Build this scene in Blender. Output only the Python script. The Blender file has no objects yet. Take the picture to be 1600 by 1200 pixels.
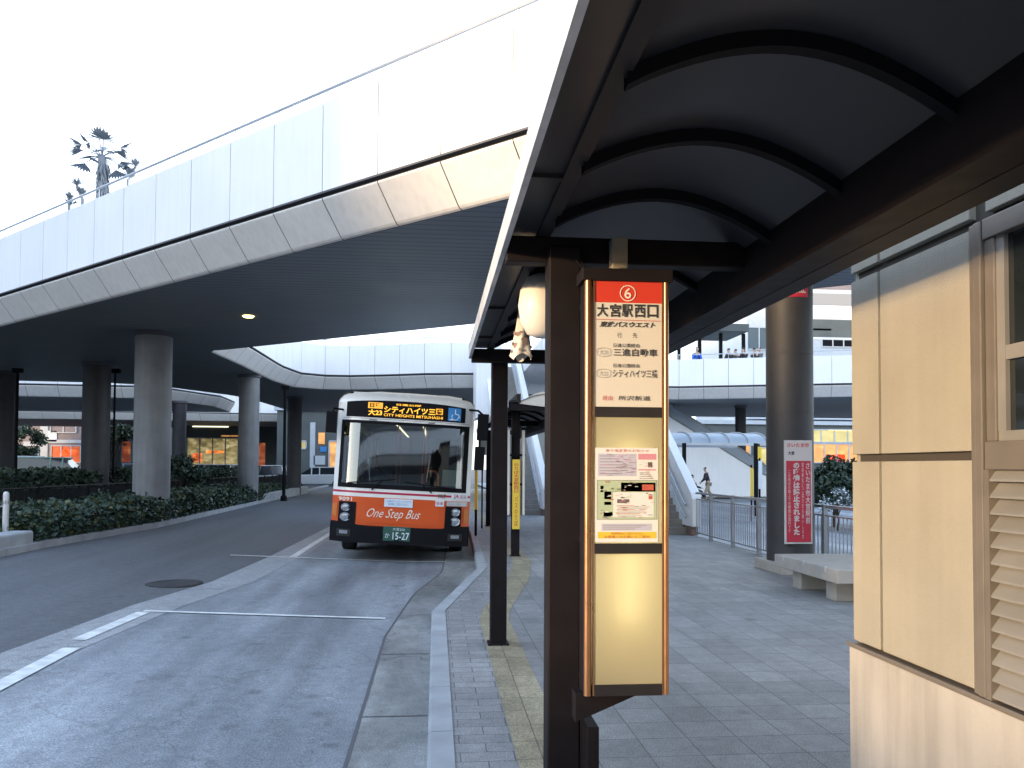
import bpy, bmesh, math, random
from math import sin, cos, pi, radians as R
from mathutils import Vector as V, Matrix
from mathutils.geometry import tessellate_polygon
random.seed(7)
S = bpy.context.scene
COL = S.collection

# ---------------------------------------------------------------- camera, sky, sun, exposure
YAW, PITCH, ROLL, FPX, CAMZ = R(5.32), R(1.8), R(0.3), 1280.0, 1.6
FH = V((sin(YAW), cos(YAW), 0)); R0 = V((cos(YAW), -sin(YAW), 0)); UP = V((0, 0, 1))
FW = FH * cos(PITCH) + UP * sin(PITCH); U0 = UP * cos(PITCH) - FH * sin(PITCH)
CR = R0 * cos(ROLL) + U0 * sin(ROLL); CU = U0 * cos(ROLL) - R0 * sin(ROLL)
YPP = 730 - FPX * math.tan(PITCH)
cam = bpy.data.cameras.new("camera"); camo = bpy.data.objects.new("camera", cam); COL.objects.link(camo)
cam.sensor_width = 36; cam.lens = 36 * FPX / 1600; cam.shift_y = (YPP - 600) / 1600
cam.clip_start = 0.05; cam.clip_end = 2000
m = Matrix.Identity(4)
for i, c in enumerate((CR, CU, -FW)):
    for j in range(3): m[j][i] = c[j]
m[2][3] = CAMZ
camo.matrix_world = m
S.camera = camo

SUN_EL, SUN_AZ = R(6.8), R(27)          # low sun from the left, a little behind the camera
SUN_FROM = V((-cos(SUN_AZ) * cos(SUN_EL), -sin(SUN_AZ) * cos(SUN_EL), sin(SUN_EL)))
W = bpy.data.worlds.new("World"); S.world = W; W.use_nodes = True
nt = W.node_tree; bg = nt.nodes["Background"]
sky = nt.nodes.new("ShaderNodeTexSky"); sky.sky_type = 'NISHITA'; sky.sun_disc = False
sky.sun_elevation = SUN_EL; sky.sun_rotation = math.atan2(SUN_FROM.x, SUN_FROM.y)
sky.air_density = 1.2; sky.dust_density = 1.2; sky.ozone_density = 3.5
hs = nt.nodes.new("ShaderNodeHueSaturation"); hs.inputs["Saturation"].default_value = 0.72
nt.links.new(sky.outputs[0], hs.inputs["Color"])
# thin bright cloud veil low in the sky
tcn = nt.nodes.new("ShaderNodeTexCoord"); sxyz = nt.nodes.new("ShaderNodeSeparateXYZ"); nt.links.new(tcn.outputs["Generated"], sxyz.inputs[0])
vr = nt.nodes.new("ShaderNodeMapRange"); vr.inputs[1].default_value = .75; vr.inputs[2].default_value = .45; vr.inputs[3].default_value = 0; vr.inputs[4].default_value = .75; nt.links.new(sxyz.outputs[2], vr.inputs[0])
mixn = nt.nodes.new("ShaderNodeMix"); mixn.data_type = 'RGBA'; nt.links.new(vr.outputs[0], mixn.inputs[0]); nt.links.new(hs.outputs[0], mixn.inputs[6]); mixn.inputs[7].default_value = (1.35, 1.42, 1.5, 1)
nt.links.new(mixn.outputs[2], bg.inputs[0])
bg.inputs[1].default_value = 0.15
sl = bpy.data.lights.new("sun", 'SUN'); sl.energy = 0.56; sl.angle = R(3.2); sl.color = (1, .70, .39)
so = bpy.data.objects.new("sun", sl); COL.objects.link(so)
so.rotation_euler = SUN_FROM.to_track_quat('Z', 'Y').to_euler()
S.view_settings.view_transform = 'Standard'; S.view_settings.look = 'None'
S.view_settings.exposure = 3.5; S.view_settings.gamma = 1
S.cycles.use_denoising = True; S.cycles.max_bounces = 6; S.cycles.diffuse_bounces = 4
S.cycles.transparent_max_bounces = 8; S.cycles.sample_clamp_indirect = 6; S.cycles.caustics_reflective = False

# ---------------------------------------------------------------- picking points of the place through the lens
def ray(px, py): return FW + CR * ((px - 800) / FPX) + CU * ((YPP - py) / FPX)
def at(px, py, d):
    r = ray(px, py); p = r * (d / r.dot(FH)); p.z += CAMZ; return p
def gnd(px, py, z=0.0):
    r = ray(px, py); p = r * ((z - CAMZ) / r.z); p.z = z; return p
def on_y(px, py, Y):
    r = ray(px, py); p = r * (Y / r.y); p.z += CAMZ; return p
def on_x(px, py, X):
    r = ray(px, py); p = r * (X / r.x); p.z += CAMZ; return p

# ---------------------------------------------------------------- materials
def mat(name, col, rough=.6, metal=0., var=.0, vscale=3., bump=0., bscale=60., emit=None, estr=0., spec=.5, stretch=None, streak=0., coat=0.):
    m = bpy.data.materials.new(name); m.use_nodes = True; t = m.node_tree; b = t.nodes["Principled BSDF"]
    b.inputs["Roughness"].default_value = rough; b.inputs["Metallic"].default_value = metal
    b.inputs["Specular IOR Level"].default_value = spec; b.inputs["Coat Weight"].default_value = coat
    b.inputs["Base Color"].default_value = (*col, 1)
    def noise(scale, detail=4., st=None):
        g = t.nodes.new("ShaderNodeNewGeometry"); n = t.nodes.new("ShaderNodeTexNoise")
        n.inputs["Scale"].default_value = scale; n.inputs["Detail"].default_value = detail
        if st:
            v = t.nodes.new("ShaderNodeVectorMath"); v.operation = 'MULTIPLY'; v.inputs[1].default_value = st
            t.links.new(g.outputs["Position"], v.inputs[0]); t.links.new(v.outputs[0], n.inputs["Vector"])
        else: t.links.new(g.outputs["Position"], n.inputs["Vector"])
        return n
    if var:
        n = noise(vscale, 6., stretch); rp = t.nodes.new("ShaderNodeMapRange")
        rp.inputs[1].default_value = .3; rp.inputs[2].default_value = .7; rp.inputs[3].default_value = 1 - var; rp.inputs[4].default_value = 1 + var * .6
        t.links.new(n.outputs[0], rp.inputs[0])
        src = rp.outputs[0]
        if streak:
            n2 = noise(1., 5., (9., 9., .7)); r2 = t.nodes.new("ShaderNodeMapRange")
            r2.inputs[1].default_value = .42; r2.inputs[2].default_value = .7; r2.inputs[3].default_value = 1; r2.inputs[4].default_value = 1 - streak
            t.links.new(n2.outputs[0], r2.inputs[0])
            mu = t.nodes.new("ShaderNodeMath"); mu.operation = 'MULTIPLY'; t.links.new(src, mu.inputs[0]); t.links.new(r2.outputs[0], mu.inputs[1]); src = mu.outputs[0]
        vm = t.nodes.new("ShaderNodeVectorMath"); vm.operation = 'MULTIPLY'; vm.inputs[0].default_value = col
        t.links.new(src, vm.inputs[1]); t.links.new(vm.outputs[0], b.inputs["Base Color"])
        rr = t.nodes.new("ShaderNodeMapRange"); rr.inputs[3].default_value = max(.02, rough - .12); rr.inputs[4].default_value = min(1, rough + .12)
        t.links.new(n.outputs[0], rr.inputs[0]); t.links.new(rr.outputs[0], b.inputs["Roughness"])
    if bump:
        n = noise(bscale, 3.); bp = t.nodes.new("ShaderNodeBump"); bp.inputs["Strength"].default_value = bump; bp.inputs["Distance"].default_value = .01
        t.links.new(n.outputs[0], bp.inputs["Height"]); t.links.new(bp.outputs[0], b.inputs["Normal"])
    if emit:
        b.inputs["Emission Color"].default_value = (*emit, 1); b.inputs["Emission Strength"].default_value = estr
    return m

def ground_mat(name, base, dark, light, blotch=.8, speck=140., rough=.8, brick=None, mortar=(.08, .08, .085), stretch=(1., .35, 1.), cracks=0., tracks=0., stains=0.):
    m = bpy.data.materials.new(name); m.use_nodes = True; t = m.node_tree; N = t.nodes; L = t.links; b = N["Principled BSDF"]
    g = N.new("ShaderNodeNewGeometry")
    vm = N.new("ShaderNodeVectorMath"); vm.operation = 'MULTIPLY'; vm.inputs[1].default_value = stretch; L.new(g.outputs["Position"], vm.inputs[0])
    n1 = N.new("ShaderNodeTexNoise"); n1.inputs["Scale"].default_value = blotch; n1.inputs["Detail"].default_value = 7; n1.inputs["Roughness"].default_value = .62; n1.inputs["Distortion"].default_value = .6
    L.new(vm.outputs[0], n1.inputs["Vector"])
    cr = N.new("ShaderNodeValToRGB"); e = cr.color_ramp.elements
    e[0].position = .34; e[0].color = (*dark, 1); e[1].position = .66; e[1].color = (*light, 1); k = cr.color_ramp.elements.new(.5); k.color = (*base, 1)
    L.new(n1.outputs[0], cr.inputs[0])
    n2 = N.new("ShaderNodeTexNoise"); n2.inputs["Scale"].default_value = speck; n2.inputs["Detail"].default_value = 2; L.new(g.outputs["Position"], n2.inputs["Vector"])
    mr = N.new("ShaderNodeMapRange"); mr.inputs[1].default_value = .3; mr.inputs[2].default_value = .7; mr.inputs[3].default_value = .55; mr.inputs[4].default_value = 1.45; L.new(n2.outputs[0], mr.inputs[0])
    v2 = N.new("ShaderNodeVectorMath"); v2.operation = 'MULTIPLY'; L.new(cr.outputs[0], v2.inputs[0]); L.new(mr.outputs[0], v2.inputs[1])
    out = v2.outputs[0]; hgt = n2.outputs[0]
    if brick:
        bw, bh, off = brick
        br = N.new("ShaderNodeTexBrick"); br.offset = off; br.inputs["Scale"].default_value = 1
        br.inputs["Brick Width"].default_value = bw; br.inputs["Row Height"].default_value = bh; br.inputs["Mortar Size"].default_value = .004; br.inputs["Mortar Smooth"].default_value = .3
        br.inputs["Color1"].default_value = (.84, .84, .84, 1); br.inputs["Color2"].default_value = (1.12, 1.12, 1.12, 1); br.inputs["Mortar"].default_value = (.42, .42, .42, 1)
        L.new(g.outputs["Position"], br.inputs["Vector"])
        v3 = N.new("ShaderNodeVectorMath"); v3.operation = 'MULTIPLY'; L.new(out, v3.inputs[0]); L.new(br.outputs["Color"], v3.inputs[1]); out = v3.outputs[0]
        mm = N.new("ShaderNodeMath"); mm.operation = 'MULTIPLY_ADD'; mm.inputs[1].default_value = -1.5; L.new(br.outputs["Fac"], mm.inputs[0]); L.new(n2.outputs[0], mm.inputs[2]); hgt = mm.outputs[0]
    def mulin(fac):
        nonlocal out
        v = N.new("ShaderNodeVectorMath"); v.operation = 'MULTIPLY'; L.new(out, v.inputs[0]); L.new(fac, v.inputs[1]); out = v.outputs[0]
    def rng(src, a, c, lo, hi):
        r = N.new("ShaderNodeMapRange"); r.inputs[1].default_value = a; r.inputs[2].default_value = c; r.inputs[3].default_value = lo; r.inputs[4].default_value = hi; L.new(src, r.inputs[0]); return r.outputs[0]
    def scaled(st):
        v = N.new("ShaderNodeVectorMath"); v.operation = 'MULTIPLY'; v.inputs[1].default_value = st; L.new(g.outputs["Position"], v.inputs[0]); return v.outputs[0]
    if tracks:       # long tyre wear along the lane
        n = N.new("ShaderNodeTexNoise"); n.inputs["Scale"].default_value = 1.3; n.inputs["Detail"].default_value = 5; L.new(scaled((1.4, .07, 1)), n.inputs["Vector"]); mulin(rng(n.outputs[0], .35, .65, 1 - tracks, 1 + tracks * .7))
    n = N.new("ShaderNodeTexNoise"); n.inputs["Scale"].default_value = 9; n.inputs["Detail"].default_value = 6; n.inputs["Roughness"].default_value = .75; L.new(g.outputs["Position"], n.inputs["Vector"]); mulin(rng(n.outputs[0], .3, .7, .8, 1.2))
    if stains:       # oil drips and gum spots
        n = N.new("ShaderNodeTexVoronoi"); n.inputs["Scale"].default_value = 1.5; n.inputs["Randomness"].default_value = 1; L.new(g.outputs["Position"], n.inputs["Vector"]); mulin(rng(n.outputs["Distance"], .05, .13, 1 - stains, 1))
        n = N.new("ShaderNodeTexVoronoi"); n.inputs["Scale"].default_value = 4.3; L.new(g.outputs["Position"], n.inputs["Vector"]); mulin(rng(n.outputs["Distance"], .05, .09, 1 - stains * .7, 1))
    if cracks:
        nn = N.new("ShaderNodeTexNoise"); nn.inputs["Scale"].default_value = 2.5; nn.inputs["Detail"].default_value = 6; L.new(g.outputs["Position"], nn.inputs["Vector"])
        mx = N.new("ShaderNodeVectorMath"); mx.operation = 'MULTIPLY_ADD'; mx.inputs[1].default_value = (.9, .9, .9); L.new(nn.outputs["Color"], mx.inputs[0]); L.new(g.outputs["Position"], mx.inputs[2])
        n = N.new("ShaderNodeTexVoronoi"); n.feature = 'DISTANCE_TO_EDGE'; n.inputs["Scale"].default_value = .22; L.new(mx.outputs[0], n.inputs["Vector"]); mulin(rng(n.outputs["Distance"], .001, .006, 1 - cracks, 1))
    L.new(out, b.inputs["Base Color"])
    rr = N.new("ShaderNodeMapRange"); rr.inputs[3].default_value = rough - .2; rr.inputs[4].default_value = rough + .12; L.new(n1.outputs[0], rr.inputs[0]); L.new(rr.outputs[0], b.inputs["Roughness"])
    bp = N.new("ShaderNodeBump"); bp.inputs["Strength"].default_value = .35; bp.inputs["Distance"].default_value = .006; L.new(hgt, bp.inputs["Height"]); L.new(bp.outputs[0], b.inputs["Normal"])
    return m

def glass(name, tint=(.6, .68, .7), refl=.12, clear=.8):
    m = bpy.data.materials.new(name); m.use_nodes = True; t = m.node_tree; N = t.nodes; L = t.links
    N.remove(N["Principled BSDF"]); o = N["Material Output"]
    tr = N.new("ShaderNodeBsdfTransparent"); tr.inputs[0].default_value = (*[c * clear for c in tint], 1)
    gl = N.new("ShaderNodeBsdfGlossy"); gl.inputs["Roughness"].default_value = .03; gl.inputs[0].default_value = (.9, .95, 1, 1)
    lw = N.new("ShaderNodeLayerWeight"); fr = N.new("ShaderNodeMath"); fr.operation = 'POWER'; fr.inputs[1].default_value = 4; L.new(lw.outputs["Facing"], fr.inputs[0])
    ad = N.new("ShaderNodeMath"); ad.operation = 'ADD'; ad.use_clamp = True; ad.inputs[1].default_value = refl; L.new(fr.outputs[0], ad.inputs[0])
    mx = N.new("ShaderNodeMixShader"); L.new(ad.outputs[0], mx.inputs[0]); L.new(tr.outputs[0], mx.inputs[1]); L.new(gl.outputs[0], mx.inputs[2]); L.new(mx.outputs[0], o.inputs[0])
    return m

def translucent(name, col, trans, fac=.4, rough=.35):
    m = bpy.data.materials.new(name); m.use_nodes = True; t = m.node_tree; N = t.nodes; L = t.links; b = N["Principled BSDF"]; o = N["Material Output"]
    b.inputs["Base Color"].default_value = (*col, 1); b.inputs["Roughness"].default_value = rough
    tr = N.new("ShaderNodeBsdfTranslucent"); tr.inputs[0].default_value = (*trans, 1)
    g = N.new("ShaderNodeNewGeometry"); n = N.new("ShaderNodeTexNoise"); n.inputs["Scale"].default_value = 1.7; n.inputs["Detail"].default_value = 5; L.new(g.outputs["Position"], n.inputs["Vector"])
    mr = N.new("ShaderNodeMapRange"); mr.inputs[3].default_value = fac * .6; mr.inputs[4].default_value = fac * 1.4; L.new(n.outputs[0], mr.inputs[0])
    mx = N.new("ShaderNodeMixShader"); L.new(mr.outputs[0], mx.inputs[0]); L.new(b.outputs[0], mx.inputs[1]); L.new(tr.outputs[0], mx.inputs[2]); L.new(mx.outputs[0], o.inputs[0])
    return m

def slat_mat(name, col, scale=9., axis=1):
    m = mat(name, col, .55, var=.12, vscale=.8); t = m.node_tree; N = t.nodes; L = t.links; b = N["Principled BSDF"]
    g = N.new("ShaderNodeNewGeometry"); w = N.new("ShaderNodeTexWave"); w.bands_direction = 'Y' if axis else 'X'; w.wave_profile = 'SAW'
    w.inputs["Scale"].default_value = scale; w.inputs["Distortion"].default_value = 0; L.new(g.outputs["Position"], w.inputs["Vector"])
    cc = N.new("ShaderNodeMapRange"); cc.inputs[1].default_value = .04; cc.inputs[2].default_value = .2; cc.inputs[3].default_value = .45; L.new(w.outputs["Fac"], cc.inputs[0])
    src = b.inputs["Base Color"].links[0].from_socket; vv = N.new("ShaderNodeVectorMath"); vv.operation = 'MULTIPLY'; L.new(src, vv.inputs[0]); L.new(cc.outputs[0], vv.inputs[1]); L.new(vv.outputs[0], b.inputs["Base Color"])
    bp = N.new("ShaderNodeBump"); bp.inputs["Strength"].default_value = .9; bp.inputs["Distance"].default_value = .02; L.new(w.outputs["Fac"], bp.inputs["Height"]); L.new(bp.outputs[0], b.inputs["Normal"])
    return m

M = dict(
 white_panel=mat('white_panel', (.86, .87, .88), .45, var=.04, vscale=.7, streak=.04),
 joint_dark=mat('joint_dark', (.10, .10, .11), .8),
 fascia=mat('fascia_panel', (.78, .77, .76), .5, var=.06, vscale=.8, streak=.08),
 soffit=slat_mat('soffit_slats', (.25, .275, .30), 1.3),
 column=mat('column_stone', (.20, .205, .215), .62, var=.18, vscale=2., bump=.1, bscale=30, streak=.15),
 dark_col=mat('dark_tile_and_backlit_shade', (.035, .034, .038), .6, var=.25, vscale=4),  # real tile on the right pillar; on other columns backlit shade put into the colour
 steel=mat('steel', (.45, .46, .48), .35, .8, var=.1),
 pale_steel=mat('pale_steel', (.55, .57, .6), .4, .3, var=.08),
 brown=mat('brown_metal', (.012, .009, .010), .6, .0, spec=.18, var=.2, vscale=9, bump=.04, bscale=200),
 brown_light=mat('brown_grey_metal', (.026, .023, .024), .6, spec=.2, var=.2, vscale=6),
 alu=mat('pale_aluminium', (.6, .6, .6), .45, .2, var=.12, vscale=5, streak=.2),
 bronze=mat('bronze_trim', (.42, .22, .11), .3, .75, var=.12, vscale=8),
 roof_skin=translucent('smoked_roof_sheet', (.05, .047, .048), (.11, .11, .12), .4),
 frost_roof=translucent('frosted_roof_sheet', (.5, .56, .62), (.6, .68, .76), .5),
 cream=mat('cream_panel', (.72, .68, .61), .5, var=.06),
 wall=mat('beige_wall_panel', (.315, .292, .24), .68, var=.08, vscale=2.2, bump=.4, bscale=140, streak=.07),
 plinth=mat('stained_concrete', (.39, .37, .345), .8, var=.15, vscale=2., bump=.3, bscale=60, streak=.28),
 wframe=mat('bronze_window_frame', (.19, .165, .14), .4, .3, var=.1, vscale=7),
 groove=mat('panel_joint', (.05, .042, .034), .7),
 louver=mat('louver_metal', (.25, .24, .225), .45, .2, var=.1, vscale=6),
 dglass=mat('dark_glass', (.012, .016, .018), .06, spec=.6),
 stone=mat('bench_stone', (.36, .34, .31), .7, var=.14, vscale=5, bump=.2, bscale=120),
 kerb=mat('kerb_concrete', (.33, .35, .37), .8, var=.2, vscale=3, bump=.25, bscale=120),
 paint=mat('road_paint', (.62, .63, .62), .75, var=.28, vscale=7, bump=.3, bscale=180),
 iron=mat('cast_iron', (.035, .035, .04), .6, .3, var=.3, vscale=12, bump=.5, bscale=50),
 black=mat('black_plastic', (.008, .008, .010), .75, var=.1, spec=.12),
 rubber=mat('rubber', (.018, .018, .018), .85, var=.2),
 busw=mat('white_paint', (.8, .775, .73), .25, var=.03, coat=.5),
 buso=mat('orange_paint', (.64, .085, .010), .35, var=.04, vscale=2, coat=.15),
 busr=mat('red_stripe', (.45, .02, .06), .3),
 letter_white=mat('white_lettering', (.8, .76, .66), .5),
 letter_dark=mat('dark_lettering', (.035, .035, .035), .6),
 letter_red=mat('red_lettering', (.55, .07, .07), .6),
 led=mat('amber_led', (.4, .2, .02), .5, emit=(1., .5, .04), estr=.13),
 led_inv=mat('amber_led_block', (.4, .2, .02), .5, emit=(1., .45, .03), estr=.09),
 blue_icon=mat('blue_sign', (.03, .17, .42), .4, emit=(.04, .25, .6), estr=.02),
 icon_white=mat('icon_white', (.7, .75, .8), .5),
 plate_green=mat('plate_green', (.02, .085, .06), .5),
 lamp=mat('lamp_lens', (.33, .35, .38), .1, .3, spec=.8),
 amber=mat('amber_lens', (.6, .17, .03), .2),
 bglass=glass('windscreen_glass', refl=.16, clear=.75),
 sglass=mat('tinted_side_glass', (.02, .025, .03), .05, spec=.7),
 seat=mat('seat_fabric', (.06, .09, .2), .9), inner=mat('bus_inner', (.06, .07, .075), .7), dash=mat('dashboard', (.05, .055, .065), .7, var=.2),
 palewood=mat('pale_partition', (.45, .52, .42), .5), handrail=mat('orange_handrail', (.6, .16, .08), .4),
 sign_red=mat('sign_red', (.56, .045, .025), .4, emit=(.6, .05, .025), estr=.01),
 sign_cream=mat('sign_cream', (.58, .52, .42), .4, emit=(.9, .82, .68), estr=.012),
 sign_yellow=mat('sign_yellow', (.56, .485, .26), .4, var=.09, vscale=3., emit=(.9, .76, .36), estr=.018),
 paper=mat('paper', (.66, .64, .58), .7, emit=(.8, .77, .7), estr=.01),
 p_pink=mat('poster_pink', (.62, .25, .3), .7), p_green=mat('poster_green', (.42, .5, .32), .7), p_dark=mat('poster_dark', (.13, .10, .09), .7),
 p_yellow=mat('poster_yellow', (.7, .5, .04), .7), p_lav=mat('poster_lavender', (.5, .48, .58), .7), p_red=mat('poster_red', (.5, .1, .06), .7), p_grey=mat('poster_grey', (.3, .3, .3), .7),
 red_board=mat('red_board', (.46, .025, .05), .5, var=.08, vscale=6), board_white=mat('board_white', (.55, .5, .5), .5),
 yellow_board=mat('yellow_board', (.7, .5, .05), .5, emit=(.9, .6, .05), estr=.012),
 beige_box=mat('beige_box', (.42, .37, .28), .5, var=.08),
 lit=mat('warm_lit_window', (.6, .4, .2), .5, emit=(1., .5, .15), estr=.09), lit_yellow=mat('yellow_lit_wall', (.5, .42, .2), .6, emit=(1., .75, .3), estr=.05),
 tube_lit=mat('lit_tube', (.8, .8, .7), .4, emit=(1., .9, .6), estr=.25), down=mat('lit_downlight', (.8, .7, .4), .4, emit=(1., .75, .25), estr=.8),
 shop_red=mat('shop_red', (.5, .08, .03), .5, emit=(1., .2, .05), estr=.025),
 facade=mat('pale_facade', (.5, .54, .58), .7, var=.08), facade_pink=mat('pink_grey_facade', (.24, .20, .21), .7, var=.1), facade_dark=mat('dark_facade', (.10, .115, .115), .7, var=.25, vscale=.5),
 bwin=mat('far_window_glass', (.06, .09, .11), .1),
 leaf=mat('leaf_green', (.028, .052, .025), .6), leaf2=mat('leaf_blue_green', (.036, .068, .054), .5), leaf3=mat('leaf_yellow_green', (.075, .085, .025), .6), leafd=mat('leaf_dark', (.02, .038, .022), .7),
 bark=mat('bark', (.07, .055, .045), .9, var=.3, vscale=8, bump=.4, bscale=30), soil=mat('soil', (.05, .042, .035), .95, var=.3, bump=.5, bscale=40),
 brick_red=mat('stair_side_brown', (.20, .13, .11), .7, var=.15, vscale=5),
 skin=mat('skin', (.45, .3, .23), .6), hair=mat('dark_hair', (.02, .017, .015), .7), jacket=mat('dark_jacket', (.02, .02, .026), .8), trousers=mat('beige_trousers', (.32, .27, .2), .8),
 bluecoat=mat('blue_coat', (.03, .12, .5), .8), greycoat=mat('grey_coat', (.10, .10, .11), .8), palm=mat('glare_paled_palm', (.27, .29, .32), .7), shoe=mat('shoe', (.03, .025, .02), .6),  # palm: sky glare put into the colour, the foliage itself is darker
 car_white=mat('car_white', (.6, .62, .64), .2, coat=.6), car_green=mat('car_green', (.16, .3, .24), .25, coat=.6), car_blue=mat('car_blue', (.2, .26, .36), .25, coat=.6),
 cloth=mat('pale_cloth', (.7, .64, .56), .85, var=.2, vscale=14), cloth_brown=mat('brown_print', (.27, .19, .16), .85),
 asphalt=ground_mat('asphalt_lane', (.088, .092, .10), (.072, .075, .083), (.104, .108, .118), .25, 120, tracks=.12, stains=.25, cracks=.2),
 bay=ground_mat('bay_concrete', (.21, .226, .248), (.125, .135, .15), (.31, .328, .35), .5, 95, .72, tracks=.3, stains=.35, cracks=.22),
 bay_edge=ground_mat('bay_edge_concrete', (.27, .277, .285), (.21, .216, .226), (.33, .338, .345), .8, 110, .8, stains=.3, cracks=.3),
 gutter=ground_mat('gutter_concrete', (.22, .225, .22), (.14, .145, .14), (.36, .365, .36), 1.3, 110, .75, stains=.35, cracks=.3),
 pave=ground_mat('pavement_tiles', (.225, .23, .233), (.165, .169, .173), (.29, .294, .295), .7, 110, .7, (.3, .3, 0.), stains=.3),
 pave_small=ground_mat('kerbside_blocks', (.25, .252, .255), (.2, .203, .206), (.31, .312, .315), 1.2, 110, .7, (.3, .15, .5), stains=.25),
 tactile=ground_mat('tactile_blocks', (.29, .25, .165), (.23, .2, .13), (.345, .305, .21), 1.6, 110, .75, (.3, .3, 0.), stains=.3),
 base=ground_mat('far_asphalt', (.08, .082, .088), (.065, .067, .072), (.1, .1, .106), .2, 90),
)

def shop(name, c1, c2, k, sc=(1.3, 1.3, 2.2)):     # lit interior seen through shop glass: uneven lamps, goods and dark gaps
    m = mat(name, c2, .4); t = m.node_tree; N = t.nodes; L = t.links; b = N["Principled BSDF"]
    g = N.new("ShaderNodeNewGeometry"); v = N.new("ShaderNodeVectorMath"); v.operation = 'MULTIPLY'; v.inputs[1].default_value = sc; L.new(g.outputs["Position"], v.inputs[0])
    n = N.new("ShaderNodeTexNoise"); n.inputs["Scale"].default_value = 1.0; n.inputs["Detail"].default_value = 5; n.inputs["Roughness"].default_value = .75; L.new(v.outputs[0], n.inputs["Vector"])
    r = N.new("ShaderNodeValToRGB"); e = r.color_ramp.elements; e[0].position = .36; e[0].color = (.02, .018, .015, 1); e[1].position = .72; e[1].color = (*c1, 1); q = e.new(.52); q.color = (*[x * .5 for x in c2], 1)
    L.new(n.outputs[0], r.inputs[0]); L.new(r.outputs[0], b.inputs["Emission Color"]); b.inputs["Emission Strength"].default_value = k
    return m
M['lit'] = shop('warm_lit_window', (1., .62, .25), (1., .42, .12), .075)
M['lit_yellow'] = shop('yellow_lit_wall', (1., .85, .5), (.8, .6, .22), .05)
M['shop_red'] = shop('shop_red', (1., .45, .15), (.75, .13, .04), .045)
def lit_sheet(name, col, col2):       # translucent acrylic sheet of a light box
    m = translucent(name, col, col2, .5, .3); return m
M['sign_yellow'] = lit_sheet('sign_yellow', (.66, .585, .37), (.88, .76, .42))

M['sign_tube'] = mat('sign_tube', (.8, .8, .8), .4, emit=(1., .92, .66), estr=.5)
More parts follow.
